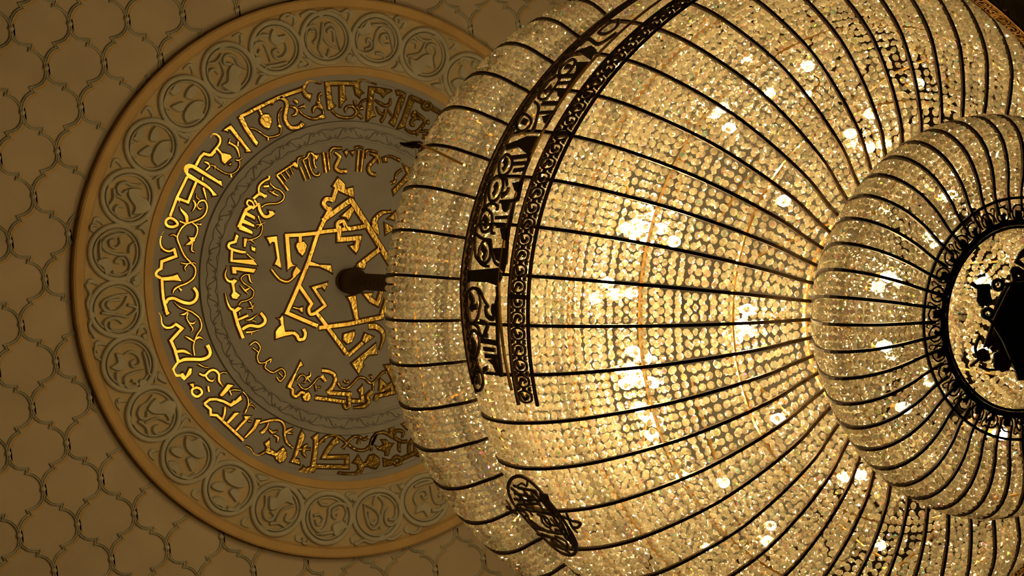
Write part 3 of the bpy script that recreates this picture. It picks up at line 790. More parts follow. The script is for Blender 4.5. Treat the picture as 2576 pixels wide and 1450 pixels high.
DISC = """R 122,-9,8 130,-215,8 112,-224,8
S 136,-22,5 158,-92,5 147,-133,5 181,-175,5
R 78,70,7 89,-154,7
R 39,109,7 57,-111,7
R 6,104,7 56,-196,7
R 104,-68,7 -6,-85,7
R 115,-153,7 11,-201,7
R 126,-188,9 -33,-349,9
R -17,77,7 -11,-56,7 12,-299,7
R -4,-100,8 6,-388,8
S 6,104,7 -26,138,7 -37,72,7 -61,47,7
C -57,68,5 -99,63,5 -132,50,5 -119,98,5 -85,111,5
C -25,-140,5 -44,-194,5 -97,-162,5 -92,-106,5 -58,-106,5
R -138,81,7 -130,-175,7 -114,-313,7
R -181,80,7 -174,-126,7 -217,-210,7
S -194,-54,7 -240,-86,7 -236,-188,7 -174,-246,7 -156,-146,7
R 83,-294,9 -41,-341,9 -179,-301,9
R -31,-231,7 -78,-279,7 -148,-276,7
P 130,-264 128,-347 61,-322 -7,-304 21,-272 75,-239
S -33,275,9 -49,240,7 -68,183,7
S 14,238,3 -26,228,6 -74,268,6
S 8,-401,7 1,-441,7 -3,-495,7 -4,-574,7 -39,-517,7 -50,-448,7
S 45,-471,3 11,-462,6 -50,-448,6 -79,-477,3
C 192,-47,9 201,-154,9 155,-262,9 47,-356,9 -59,-393,9 -151,-378,9 -232,-288,9 -276,-178,9 -277,-55,9 -202,29,9 -91,105,9 5,156,9 90,130,9 152,52,9
R 110,78,7 84,26,7 41,5,7
R 129,35,7 122,-60,7 94,-97,7
R 75,-3,7 0,8,7 -52,-13,7
R 66,-83,7 79,-266,7 43,-328,7
S -26,-90,6 -31,-146,6 -71,-154,6 -71,-239,6 -43,-327,6
R -90,53,7 -122,-12,7 -137,-95,7
R -170,17,7 -176,-75,7 -241,-122,7 -259,-185,7
S -104,-203,6 -106,-273,6 -148,-276,6 -167,-325,6 -222,-264,6
R 16,-278,7 -50,-284,7 -97,-330,7
S -100,-148,5 -126,-155,5 -131,-210,5 -113,-194,5
R -67,-384,7 -127,-358,7 -199,-307,7"""
STAR = """
#green
P -3835,-1411 -3712,-1575 -3437,-1452 -2689,-1532 -2675,-1319 -3366,-1200
P -3407,-1411 -2740,-1487 -2660,-1106 -2524,-684 -2888,-496 -3210,-482 -3385,-688 -3351,-988
C -2242,-1717,183 -2003,-1622,183 -1987,-1395,183 -2212,-1268,183 -2452,-1372,183 -2467,-1599,183
R -2012,-1514,165 -709,-1651,165 1136,-1843,165
C -2745,-366,201 -2506,-269,201 -2492,-65,201 -2716,52,201 -2955,-45,201 -2969,-249,201
R -2718,30,154 -2346,336,154 -1758,1000,154 -1271,1757,154 -789,2388,154
P -1256,1972 -700,2083 -433,2378 -318,2850 -757,2862 -951,2436
#magenta
R -1585,-1242,165 -2403,296,165 -2789,1359,165
P -2544,601 -2018,1181 -2051,1483 -2314,1599 -2516,1413 -2282,1276 -2866,1426 -2778,1123
P -3128,1520 -2864,1447 -2588,1544 -2426,1945 -2768,2063 -3147,2033 -3220,1737
S -3091,879,183 -3258,1183,128 -3318,1484,128 -3188,1821,128
R -3150,1990,139 -3548,2280,139
P -2256,1661 -2098,1592 -1717,1600 -1640,1941 -1195,2056 -1335,2405 -1710,2502 -1933,2423 -2212,2303
S -3052,2243,154 -2748,2362,117 -2421,2416,117 -1936,2380,117
R -1580,2025,165 -462,1946,165 829,1796,165
P -1568,-2189 -1418,-2391 -1118,-2407 -749,-2232 -729,-1931 -1148,-2039 -1075,-1784 -1345,-1727 -1469,-1936
P -1347,-2545 -1055,-3078 -634,-3361 -660,-2928 -1086,-2732 -770,-2533 -757,-2340
R -1294,-1773,165 -1385,-1510,165 -1585,-1242,165
"""
# ================================================================ CEILING
ZC = 16.0 + EYE
MX, MY = 6.2506, -0.008                     # centre of the medallion on the ceiling
ceil = MB()
ceil.add([(-6, -9, ZC), (20, -9, ZC), (20, 9, ZC), (-6, 9, ZC), (-6, -9, ZC + .3), (20, -9, ZC + .3), (20, 9, ZC + .3), (-6, 9, ZC + .3)],
         [(0, 1, 2, 3), (7, 6, 5, 4), (0, 4, 5, 1), (1, 5, 6, 2), (2, 6, 7, 3), (3, 7, 4, 0)])
ceiling = tag(ceil.build('ceiling', plaster), 'warm beige plastered ceiling with raised ogee lattice', kind='structure')

def cmap(x, y, h): return (MX + x, MY + y, ZC - h)
def slab(name, x0, y0, z0, x1, y1, z1, material, label):
    b = MB(); b.add([(x, y, z) for z in (z0, z1) for x, y in ((x0, y0), (x1, y0), (x1, y1), (x0, y1))],
                    [(3, 2, 1, 0), (4, 5, 6, 7), (0, 1, 5, 4), (1, 2, 6, 5), (2, 3, 7, 6), (3, 0, 4, 7)])
    return tag(b.build(name, material), label, kind='structure')
slab('floor', -6, -9, -.3, 20, 9, 0, darkstone_and_shade, 'dark stone floor of the hall')
slab('wall_left', -6.3, -9, 0, -6, 9, ZC, plaster, 'plain plastered wall')
slab('wall_right', 20, -9, 0, 20.3, 9, ZC, plaster, 'plain plastered wall')
slab('wall_back', -6, -9.3, 0, 20, -9, ZC, plaster, 'plain plastered wall')
slab('wall_front', -6, 9, 0, 20, 9.3, ZC, plaster, 'plain plastered wall')
# ogee lattice: every node joined to its two lower neighbours by a stepped S-shaped moulding
LO = (3.72607 , -1.93410); LA = (0.293871, 0.284936); LB = (-0.169547, 0.373749)
VV = (LA[0] + LB[0], LA[1] + LB[1]); HH = (LA[0] - LB[0], LA[1] - LB[1])
EDGE = [(0, 0), (.01, .12), (.07, .26), (.22, .37), (.42, .425), (.60, .44), (.53, .55), (.66, .575), (.80, .64), (.93, .76), (.99, .88), (1, 1)]
ridge_prof = [(-1, 0, 0), (-.8, 0, .019), (-.45, 0, .021), (-.15, 0, .006), (.15, 0, .006), (.45, 0, .021), (.8, 0, .019), (1, 0, 0)]
lat = MB(); pnt = MB(); boss = MB(); nb = 0
def bpt(i, j): return (LO[0] + i * LA[0] + j * LB[0] - 6.2506, LO[1] + i * LA[1] + j * LB[1] + 0.008)
for i in range(-24, 40):
    for j in range(-26, 30):
        x, y = bpt(i, j); rr = math.hypot(x, y)
        if rr > 6.5 or rr < 1.9: continue
        for sgn in (1, -1):
            pts = []
            for a, b in EDGE:
                pts.append((x + sgn * a * HH[0] / 2 + b * VV[0] / 2, y + sgn * a * HH[1] / 2 + b * VV[1] / 2))
            runs = [[]]
            for p in pts:
                if math.hypot(*p) > 2.405: runs[-1].append(p)
                elif runs[-1]: runs.append([])
            for r_ in runs:
                if len(r_) > 1:
                    ribbon(lat, [(a, b, .027) for a, b in r_], cmap, ridge_prof)
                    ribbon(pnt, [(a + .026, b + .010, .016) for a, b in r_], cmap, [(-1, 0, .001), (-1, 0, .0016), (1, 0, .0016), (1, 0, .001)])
        if rr > 2.44:
            prof = [(0.023, 0), (.024, .012), (.019, .026), (.010, .033), (0.0008, .035)]
            lathe(boss, [(r0, ZC - h0) for r0, h0 in prof], 12, center=(MX + x, MY + y))
tag(lat.build('lattice_moulding', relief, ceiling), 'raised plaster ogee lattice with stepped curves')
tag(pnt.build('painted_ochre_line', stripe, ceiling), 'ochre line painted beside the lattice')  # the ceiling's own ochre paint
o = boss.build('lattice_boss', relief, ceiling, smooth=True); tag(o, 'small round bosses where the lattice curves meet', kind='stuff')

bay = MB(); z_ = ZC - .02  # darker slab that paints the shade of the far ceiling
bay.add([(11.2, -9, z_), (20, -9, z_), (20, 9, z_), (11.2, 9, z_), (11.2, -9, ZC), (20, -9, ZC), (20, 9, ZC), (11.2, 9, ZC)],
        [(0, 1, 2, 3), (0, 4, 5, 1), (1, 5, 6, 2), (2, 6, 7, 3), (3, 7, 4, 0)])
bay = tag(bay.build('painted_shade_1', darkstone_and_shade), 'ceiling beyond the chandelier, its shade painted dark brown', kind='structure')
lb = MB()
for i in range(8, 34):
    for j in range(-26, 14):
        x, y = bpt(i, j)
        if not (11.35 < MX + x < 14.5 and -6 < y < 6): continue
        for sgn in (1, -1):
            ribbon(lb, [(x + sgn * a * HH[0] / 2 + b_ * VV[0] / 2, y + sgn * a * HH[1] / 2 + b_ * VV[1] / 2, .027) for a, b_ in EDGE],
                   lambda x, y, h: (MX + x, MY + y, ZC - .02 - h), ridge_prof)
lb.build('lattice_moulding', darkstone_and_shade, bay)  # same lattice, coloured dark to carry on the painted shade

# ================================================================ MEDALLION
med = tag(empty('ceiling_medallion', (MX, MY, ZC)),
          'large round carved plaster medallion on the ceiling with gilded lettering around a six-pointed star', 'ceiling medallion')
def mm(x, y, h): return (x, y, -h)
def ring(name, prof, material, seg=160):
    b = MB(); lathe(b, [(r, -h) for r, h in prof], seg); return b.build(name, material, med)
tag(ring('outer_moulding', [(2.402, 0), (2.402, .085), (2.385, .095), (2.325, .09), (2.313, .05)], ochre), 'ochre outer ring of the medallion')
tag(ring('frieze_panel', [(2.315, .05), (2.30, .058), (2.29, .05), (1.815, .05)], field), 'pale ground of the carved scroll frieze')
tag(ring('inner_moulding', [(1.816, .05), (1.812, .068), (1.748, .068), (1.745, .052)], ochre), 'ochre ring between frieze and lettering')
ring('letter_panel', [(1.747, .055), (1.70, .055), (1.695, .042), (1.352, .042)], greige)
tag(ring('scroll_ring', [(1.352, .042), (1.345, .070), (1.300, .070), (1.296, .060), (1.246, .060), (1.242, .060), (1.20, .060), (1.196, .066), (1.182, .066), (1.178, .052)], greige),
    'narrow ring with small carved scrolls')
ring('centre_panel', [(1.180, .055), (0.9, .055), (0.4, .055), (0.001, .055)], greige)

# roundels of the carved frieze: seven motifs in turn, four times around
MOTIF = dict(parse(FRIEZE))
def roundel(name):
    """built at azimuth 0: x is outward, y along the ring"""
    b = MB()
    def f(x, y, h): return (2.065 + x - y * y / 4.3, y, -.05 - h)
    for rad, w, hh in ((.215, .046, .040), (.178, .020, .028)):
        ribbon(b, [(rad * math.cos(a), rad * 1.03 * math.sin(a), w) for a in [2 * PI * k / 40 for k in range(40)]], f,
               [(-1, 0, 0), (-.75, 0, hh * .8), (-.3, 0, hh), (.3, 0, hh), (.75, 0, hh * .8), (1, 0, 0)], True)
    st_ = [(k, catmull(P, True, 3) if k == 'P' else [(x, y, w * .9) for x, y, w in P]) for k, P in MOTIF[name]]
    draw(b, st_, f, .036, .012, round_=True)
    # leaves that fill the corners between two roundels
    for sx in (1, -1):
        for q in ([(.13, .20), (.20, .23), (.215, .17), (.235, .21), (.225, .265), (.17, .27)],):
            plate(b, catmull([(sx * x, y) for x, y in q], True, 3), f, 0, .024, .010)
    return b
roundels = {}
seq = ['m1', 'm4', 'm5', 'm5', 'm4', 'm3', 'm2']
for k in range(28):
    n = seq[k % 7]
    az = R(183.0 + 12.857 * k)
    if n not in roundels:
        o = roundel(n).build('frieze_roundel', relief, med); roundels[n] = o; o.rotation_euler = (0, 0, az)
    else: share(roundels[n], med, rotz=az)

# scroll ring: small carved S curls with a scalloped line
b = MB()
for k in range(54):
    a0 = 2 * PI * (k + .3) / 54; s = 1 if k % 2 else -1
    def f(x, y, h, a0=a0): return ((1.246 + x) * math.cos(a0 + y / 1.246), (1.246 + x) * math.sin(a0 + y / 1.246), -.060 - h)
    P = [(-.010, -.040), (-.026, -.052), (-.034, -.036), (-.022, -.014), (0, 0), (.022, .014), (.034, .036), (.024, .052), (.010, .040)]
    ribbon(b, [(x, y * s, .012) for x, y in catmull(P, n=3)], f, [(-1, 0, 0), (0, 0, .015), (1, 0, 0)])
    for sx in (1, -1):
        Q = [(.030 * sx, -.072), (.040 * sx, -.045), (.047 * sx, 0), (.040 * sx, .045), (.030 * sx, .072)]
        ribbon(b, [(x, y, .009) for x, y in Q], f, [(-1, 0, 0), (0, 0, .012), (1, 0, 0)])
b.build('scroll_carving', greige, med)

# gilded lettering: each letter group is a part with its brown outline as a sub-part
def lmap(x, y, h): return (x, y, -.042 - h if math.hypot(x, y) > 1.27 else -.055 - h)
for gname, strokes in parse(LETTERS):
    if not strokes: continue
    fine = gname == 'scroll_vine'
    b = MB(); draw(b, strokes, lmap, .020 if not fine else .017, .006 if not fine else .004)
    o = b.build(gname, gold, med)
    if gname == 'star_letter': o['label'] = 'gilded bar of the six-pointed star of letters'
    u = MB(); draw(u, strokes, lmap, .002, 0, grow=.008)
    tag(u.build('painted_outline', bole, o), 'dark brown outline around the gilding')

# ================================================================ CHANDELIER
CX, CY = 6.228, 0.015
ch = tag(empty('chandelier', (CX, CY, EYE)), 'giant tiered crystal bead chandelier with dark bronze ribs hanging from the ceiling', 'chandelier')
BOWL = [(.64, 8.065), (.80, 8.06), (.95, 8.045), (1.10, 8.07), (1.20, 8.10), (1.30, 8.14), (1.40, 8.19), (1.50, 8.265), (1.60, 8.36), (1.69, 8.46), (1.77, 8.57),
        (1.84, 8.71), (1.89, 8.86), (1.92, 9.02), (1.92, 9.2), (1.89, 9.36), (1.83, 9.46)]
UPPER = [(1.50, 9.86), (1.62, 9.85), (1.74, 9.89), (1.81, 9.97), (1.87, 10.04), (1.91, 10.13), (1.93, 10.24), (1.92, 10.36), (1.895, 10.47), (1.87, 10.53)]
SMALL = [(.60, 7.32), (.70, 7.30), (.80, 7.305), (.87, 7.335), (.92, 7.39), (.945, 7.46), (.945, 7.54), (.915, 7.63), (.86, 7.73), (.78, 7.86), (.70, 7.98), (.65, 8.05)]
DISH = [(.44, 7.33), (.45, 7.46), (.42, 7.56), (.34, 7.64), (.22, 7.69), (.10, 7.71), (.025, 7.715)]
NR = 48; STEP = 2 * PI / NR
def resample(P, pitch):
    Q = catmull([(a, b, 0) for a, b in P], n=8)
    L = [0]
    for a, b in zip(Q, Q[1:]): L.append(L[-1] + math.hypot(b[0] - a[0], b[1] - a[1]))
    n = max(2, int(L[-1] / pitch)); out = []; j = 0
    for i in range(n + 1):
        t = L[-1] * i / n
        while j < len(L) - 2 and L[j + 1] < t: j += 1
        f = (t - L[j]) / max(1e-9, L[j + 1] - L[j]); a, b = Q[j], Q[j + 1]
        tx, tz = b[0] - a[0], b[1] - a[1]; l = math.hypot(tx, tz)
        out.append((a[0] + (b[0] - a[0]) * f, a[1] + (b[1] - a[1]) * f, tz / l, -tx / l))   # + normal pointing outward
    return out
def bead_shape(r):
    v = []; t = r * .60
    for k in range(8):
        a = PI / 8 + PI * k / 4
        v.append((r * math.cos(a), r * math.sin(a), 0))
    for s in (1, -1):
        for k in range(8):
            a = PI * k / 4
            v.append((r * .34 * math.cos(a), r * .34 * math.sin(a), s * t))
    f = [tuple(range(8, 16)), tuple(reversed(range(16, 24)))]
    for k in range(8):
        f += [(k, (k + 1) % 8, 8 + (k + 1) % 8), (k, 8 + (k + 1) % 8, 8 + k),
              ((k + 1) % 8, k, 16 + (k + 1) % 8), (k, 16 + k, 16 + (k + 1) % 8)]
    return v, f
def panel(profile, pitch, br, inset, half, seed, jit=0.45, phase=0.0, big=0.0):
    """beads strung across the gap between two ribs, string after string down the profile (panel centred on azimuth 0)"""
    g = random.Random(seed); mb = MB(); bv, bf = bead_shape(br)
    for i, (r, z, nr, nz) in enumerate(resample(profile, pitch)):
        r -= nr * inset; z -= nz * inset
        z += g.uniform(-.002, .002)
        span = 2 * r * math.sin(half) - .016
        n = max(1, int(span / (br * 2.04)))
        pb = span / n
        tilt = g.gauss(0, .35)
        for k in range(n):
            y = -span / 2 + (k + .5) * pb + phase * pb
            if abs(y) > span / 2: continue
            sag = -.012 * (1 - (2 * y / max(span, .05)) ** 2)
            c = Vector((r * math.cos(half) + (nr * -sag), y, z + nz * -sag + (sag * .3)))
            N_ = Vector((nr, 0, nz)); T_ = Vector((0, 1, 0)); B_ = N_.cross(T_)
            a = tilt + g.gauss(0, jit); N2 = N_ * math.cos(a) + B_ * math.sin(a); B2 = N2.cross(T_)
            e_ = g.gauss(0, .10); N3 = (N2 + T_ * e_).normalized(); T3 = (T_ - N3 * T_.dot(N3)).normalized(); B3 = N3.cross(T3)
            sc_ = 1 + g.uniform(-.05, .05)
            mb.add([c + (T3 * p[0] + B3 * p[1] + N3 * p[2]) * sc_ for p in bv], bf)
    return mb
AZ0 = R(174.9)                               # azimuth of one rib
def panels(name, profile, pitch, br, inset, az0, label, variants=3, phase=0.0, n=NR, jit=.45):
    half = PI / n
    src = []
    for s in range(variants):
        o = panel(profile, pitch, br, inset, half, 10 * s + len(name), jit, phase).build(name, glass, ch); src.append(o)
        tag(o, label, kind='stuff')
    for k in range(n):
        a = az0 + (k + .5) * 2 * PI / n
        if k < variants: src[k].rotation_euler = (0, 0, a)
        else: share(src[(k * 7 + k // 5) % variants], ch, rotz=a)
panels('bowl_bead_panel', BOWL, .0405, .0193, .0, AZ0, 'clear cut-crystal beads strung between two ribs of the big bowl')
panels('bowl_lining_bead_panel', BOWL, .060, .0190, .09, AZ0, 'second layer of crystal beads inside the big bowl', 2, .5, jit=.9)
panels('upper_bead_panel', UPPER, .0390, .0195, .0, R(174.1), 'clear cut-crystal beads strung on the upper tier', jit=.7)
panels('upper_lining_bead_panel', UPPER, .044, .0190, .06, R(174.1), 'second layer of crystal beads inside the upper tier', 2, .5, jit=.9)
panels('lower_bead_panel', SMALL, .0300, .0155, .0, R(175.7), 'clear cut-crystal beads strung on the small lower bowl', jit=.9)
panels('lower_lining_bead_panel', SMALL, .034, .0150, .045, R(175.7), 'second layer of beads inside the lower bowl', 2, .5, jit=.9)
panels('dish_bead_panel', DISH, .032, .0180, .0, 0.0, 'large crystal beads of the recessed bottom dish', 2, 0, 16, jit=.6)
panels('dish_lining_bead_panel', [(r, z + .03) for r, z in DISH], .030, .0180, .0, .2, 'second layer of beads above the bottom dish', 2, .5, 16, jit=.8)
tag(panel([(1.50, 9.87), (1.2, 9.92), (.95, 10.0)], .04, .0185, 0, PI / 24, 5, .8).build('crown_floor_bead_panel', glass, ch), 'beads under the upper tier', kind='stuff')
src = [o for o in ch.children if o.name.startswith('crown_floor')][0]
for k in range(1, 24): share(src, ch, rotz=2 * PI * k / 24)

def rib_mesh(profile, w, d, off):
    mb = MB(); Q = resample(profile, .045)
    vs = []
    for r, z, nr, nz in Q:
        for y, e in ((-w / 2, off - d), (-w / 2, off), (w / 2, off), (w / 2, off - d)):
            vs.append((r + nr * e, y, z + nz * e))
    fs = []
    for i in range(len(Q) - 1):
        for k in range(4): fs.append((i * 4 + k, i * 4 + (k + 1) % 4, (i + 1) * 4 + (k + 1) % 4, (i + 1) * 4 + k))
    fs += [(0, 1, 2, 3), tuple(len(vs) - 4 + k for k in (3, 2, 1, 0))]
    mb.add(vs, fs); return mb
for name, prof, az0, w in (('bowl_rib', BOWL, AZ0, .0165), ('upper_rib', UPPER, R(174.1), .0165), ('lower_rib', [(.50, 7.318)] + SMALL, R(175.7), .0145)):
    o = tag(rib_mesh(prof, w, .016, .018).build(name, bronze, ch), 'dark bronze rib'); o.rotation_euler = (0, 0, az0)
    for k in range(1, NR): share(o, ch, rotz=az0 + k * STEP)

def hoop(name, r, z, w, h, material, seg=120, az=None, label=None):
    mb = MB(); P = [(r, z), (r + w, z), (r + w, z + h), (r, z + h), (r, z)]
    if az: lathe(mb, P, seg, R(az[0]), R(az[1]))
    else: lathe(mb, P, seg)
    o = mb.build(name, material, ch)
    if label: o['label'] = label
    return o
for r, z in ((.66, 8.10), (1.06, 8.13), (1.46, 8.32), (1.70, 8.60), (1.82, 8.95), (1.80, 9.44), (1.50, 9.92), (1.72, 10.0), (1.84, 10.20), (1.83, 10.51), (.86, 7.48)):
    hoop('frame_hoop', r, z, .012, .022, brass, label='gilded frame hoop seen between the beads')
# bottom ring with its two hoops and scrollwork
bottom = hoop('outer_bottom_hoop', .560, 7.305, .013, .010, bronze, label='thin dark outer hoop of the bottom ring')
hoop('inner_bottom_hoop', .424, 7.310, .012, .010, bronze, label='thin dark inner hoop of the bottom ring')
mb = MB()
for k in range(34):
    a0 = 2 * PI * k / 34
    def f(x, y, h, a0=a0): return ((.492 + x) * math.cos(a0 + y / .492), (.492 + x) * math.sin(a0 + y / .492), 7.320 - h)
    st = [('C', [(-.030, 0, .008), (-.018, .028, .008), (.012, .033, .008), (.036, .014, .008), (.040, -.010, .008), (.020, -.032, .008), (-.014, -.029, .008)]),
          ('P', [(-.022, -.018), (-.030, .0), (-.022, .020), (.0, .022), (.018, .012), (.014, -.006), (.022, -.018), (.0, -.020)] if k % 2 else
                [(-.028, -.012), (-.028, .014), (-.010, .010), (.004, .022), (.016, .006), (.006, -.004), (.012, -.018), (-.006, -.014)]),
          ('S', [(.038, .028, .004), (.050, .036, .006), (.046, .047, .006), (.030, .046, .005), (.010, .040, .006), (-.020, .046, .006)]),
          ('R', [(-.040, -.047, .026), (-.036, .0, .032), (-.040, .047, .026)]),
          ('D', [(0, 0, 0)])]
    draw(mb, st, f, .006, 0, solid=True)
tag(mb.build('bottom_filigree', bronze, ch), 'dark pierced scrollwork between the two bottom hoops')

# crown bands: pierced lettering band above, scroll band below, in three arcs with gaps between
MATS = (bronze, edge)  # turned far bands get the gold colour as painted light
def boff(az):
    az %= 360
    if az > 181: return -.0001 * (az - 181) ** 2
    return -.0052 * (181 - az)
RB = 1.957
def bmap(a, z, h): return ((RB + h) * math.cos(a), (RB + h) * math.sin(a), z)
BS = parse('#band\n' + BAND, 1.0)[0][1]
# azimuth in hundredths of a degree and height in millimetres -> arc length, height
strk = []
for k, P in BS: strk.append((k, [(p[0] / 100 * PI / 180 * RB, p[1] / 1000) + ((p[2] / 640,) if len(p) > 2 else ()) for p in P]))
# repeat a stretch of the lettering further along the ring, out of the picture
def arcmap(x, y, h): return bmap(x / RB, y, h)
def build_band(turn, label):
    bronze = MATS[turn != 0]
    b = MB(); draw(b, strk, arcmap, .004, 0, solid=True, base=-.004)
    o = b.build('lettered_band', bronze, ch); o['label'] = label; o.rotation_euler = (0, 0, R(turn))
    for nm, z0, hh, w in (('band_rail', 9.325, .022, .016), ('band_rail', 9.250, .010, .012), ('band_rail', 8.885, .016, .010)):
        mb = MB(); vs = []; n = 60
        for i in range(n + 1):
            az = 165.5 + (241 - 165.5) * i / n; z = z0 + boff(az); a = R(az)
            for rr, zz in ((RB - w / 2, z), (RB + w / 2, z), (RB + w / 2, z + hh), (RB - w / 2, z + hh)):
                vs.append((rr * math.cos(a), rr * math.sin(a), zz))
        fs = [(i * 4 + k, i * 4 + (k + 1) % 4, (i + 1) * 4 + (k + 1) % 4, (i + 1) * 4 + k) for i in range(n) for k in range(4)]
        mb.add(vs, fs + [(0, 1, 2, 3), (4 * n + 3, 4 * n + 2, 4 * n + 1, 4 * n)])
        r_ = mb.build(nm, edge if z0 < 9 else bronze, o)
    mb = MB()
    for i in range(46):                       # little scrolls in the upper border strip
        az = 166.2 + i * 1.62; a0 = R(az)
        def f(x, y, h, a0=a0, az=az): return bmap(a0 + x / RB, 9.291 + boff(az) + y, h)
        draw(mb, [('C', [(-.019, 0, .007), (0, .021, .007), (.019, 0, .007), (0, -.021, .007)]), ('S', [(-.008, -.008, .007), (0, .004, .009), (.010, .006, .005)]),
                  ('S', [(.02, .012, .005), (.029, 0, .008), (.036, -.012, .005)])], f, .006, 0, solid=True, base=-.004)
    mb.build('border_scrolls', bronze, o)
    return o
def build_scroll(turn, label):
    bronze = MATS[turn != 0]
    top = MB(); n = 60
    o = None
    for z0, w in ((8.825, .014), (8.655, .014)):
        mb = MB(); vs = []
        for i in range(n + 1):
            az = 163 + (239 - 163) * i / n; z = z0 + boff(max(az, 181)); a = R(az); r0 = 1.925 - (8.825 - z0) * .12
            for rr, zz in ((r0 - w / 2, z), (r0 + w / 2, z), (r0 + w / 2, z + .016), (r0 - w / 2, z + .016)):
                vs.append((rr * math.cos(a), rr * math.sin(a), zz))
        mb.add(vs, [(i * 4 + k, i * 4 + (k + 1) % 4, (i + 1) * 4 + (k + 1) % 4, (i + 1) * 4 + k) for i in range(n) for k in range(4)] + [(0, 1, 2, 3)])
        if o is None: top.v, top.f = mb.v, mb.f; o = top.build('scroll_band', bronze, ch); o['label'] = label; o.rotation_euler = (0, 0, R(turn))
        else: mb.build('band_rail', bronze, o)
    mb = MB()
    for i in range(33):
        az = 164.4 + i * 2.33; a0 = R(az); s = 1 if i % 2 else -1
        def f(x, y, h, a0=a0, az=az):
            z = 8.748 + boff(max(az, 181)) + y; rr = 1.917 + y * .12 + h
            return (rr * math.cos(a0 + x / 1.917), rr * math.sin(a0 + x / 1.917), z)
        draw(mb, [('C', [(-.030, 0, .009), (-.018, .048, .009), (.018, .048, .009), (.030, 0, .009), (.018, -.048, .009), (-.018, -.048, .009)]),
                  ('S', [(-.020 * s, .030, .008), (-.002, .020, .016), (.012 * s, .0, .018), (.0, -.024, .012), (-.010 * s, -.010, .008)]),
                  ('S', [(.030, .058, .006), (.040, .046, .012), (.050, .058, .006)]), ('S', [(.030, -.058, .006), (.040, -.046, .012), (.050, -.058, .006)]),
                  ('R', [(.030, 0, .020), (.048, 0, .020)])], f, .006, 0, solid=True, base=-.004)
    mb.build('scrollwork', bronze, o)
    # black joint plates where two lengths meet
    for az in (179.2, 204.0):
        mb = MB(); a = R(az)
        def f(x, y, h, a=a, az=az): return ((1.925 + h) * math.cos(a + x / 1.92), (1.925 + h) * math.sin(a + x / 1.92), 8.748 + boff(max(az, 181)) + y)
        plate(mb, [(-.012, -.09), (.012, -.09), (.012, .09), (-.012, .09)], f, -.01, .008, 0, back=True); mb.build('joint_plate', bronze, o)
build_band(0, 'pierced dark bronze band of lettering around the bowl, facing the left of the picture')
build_scroll(0, 'narrow pierced scroll band below the lettering')
for t_ in (120, 240):
    build_band(t_, 'pierced bronze lettering band on the far side of the bowl')
    build_scroll(t_, 'scroll band at the far rim of the bowl, its lit face painted gold')

DS = parse('#d\n' + DISC)[0][1]
for t_ in (146, 266, 26):
    b = MB()
    def f(x, y, h, t_=t_): return ((1.975 + h) * math.cos(R(t_) + x / 1.97), (1.975 + h) * math.sin(R(t_) + x / 1.97), 9.08 + y)
    draw(b, [(k, [p[:2] + (p[2] * 2.0,) if len(p) > 2 else p for p in P]) for k, P in DS], f, .004, 0, solid=True, base=-.003)
    o = b.build('openwork_disc', bronze, ch); o['label'] = 'round openwork bronze disc with interlaced strokes on the bowl'

# crest on the rim of the upper tier with its stay rod
b = MB()
def cyl(az, z, r=1.88): return (r * math.cos(R(az)), r * math.sin(R(az)), z)
tube(b, [cyl(205.2, 10.50, 1.90), cyl(205.4, 10.55, 1.90), cyl(205.0, 10.60, 1.92), cyl(204.6, 10.64, 1.95), cyl(204.6, 10.66, 1.97)], [.014, .018, .022, .012, .006], 6)
for k in range(7):
    a = 204.8 - k * .8
    tube(b, [cyl(a + .35 * math.cos(x), 10.555 + .020 * math.sin(x) - .004 * k, 1.875) for x in [PI * j / 4 for j in range(8)]], .006, 5, True)
tube(b, [cyl(204.8, 10.46, 1.92), cyl(204.0, 10.42, 1.95), cyl(203.4, 10.36, 1.95), cyl(203.8, 10.38, 1.93)], [.008, .016, .012, .004], 6)
tag(b.build('rim_crest', bronze, ch), 'small dark crest standing on the upper rim')
b = MB(); tube(b, [cyl(204.8, 10.48, 1.93), cyl(202.5, 10.1, 1.97), cyl(200.0, 9.70, 1.93)], .008, 6)
tag(b.build('stay_rod', brass, ch), 'thin gilded stay rod')

# hub, spokes, centre column, lamps
b = MB(); lathe(b, [(.05, 11.1), (.10, 10.98), (.16, 10.8), (.30, 10.70), (.42, 10.60), (.42, 10.57), (.12, 10.56), (.07, 10.3), (.07, 8.6), (.12, 8.4), (.05, 8.25), (.001, 8.25)], 48)
b.build('centre_column', tray, ch, smooth=False)
for k in range(12):
    a = 2 * PI * k / 12 + .1
    b = MB(); tube(b, [(.55 * math.cos(a), .55 * math.sin(a), 10.61), (1.2 * math.cos(a), 1.2 * math.sin(a), 10.62), (1.84 * math.cos(a), 1.84 * math.sin(a), 10.52)], .012, 6); b.build('top_spoke', brass, ch)
for k in range(16):
    a = 2 * PI * k / 16 + .2
    b = MB(); tube(b, [(1.79 * math.cos(a), 1.79 * math.sin(a), 9.45), (1.70 * math.cos(a), 1.70 * math.sin(a), 9.7), (1.50 * math.cos(a), 1.50 * math.sin(a), 9.93)], .010, 6); b.build('frame_stay', brass, ch)

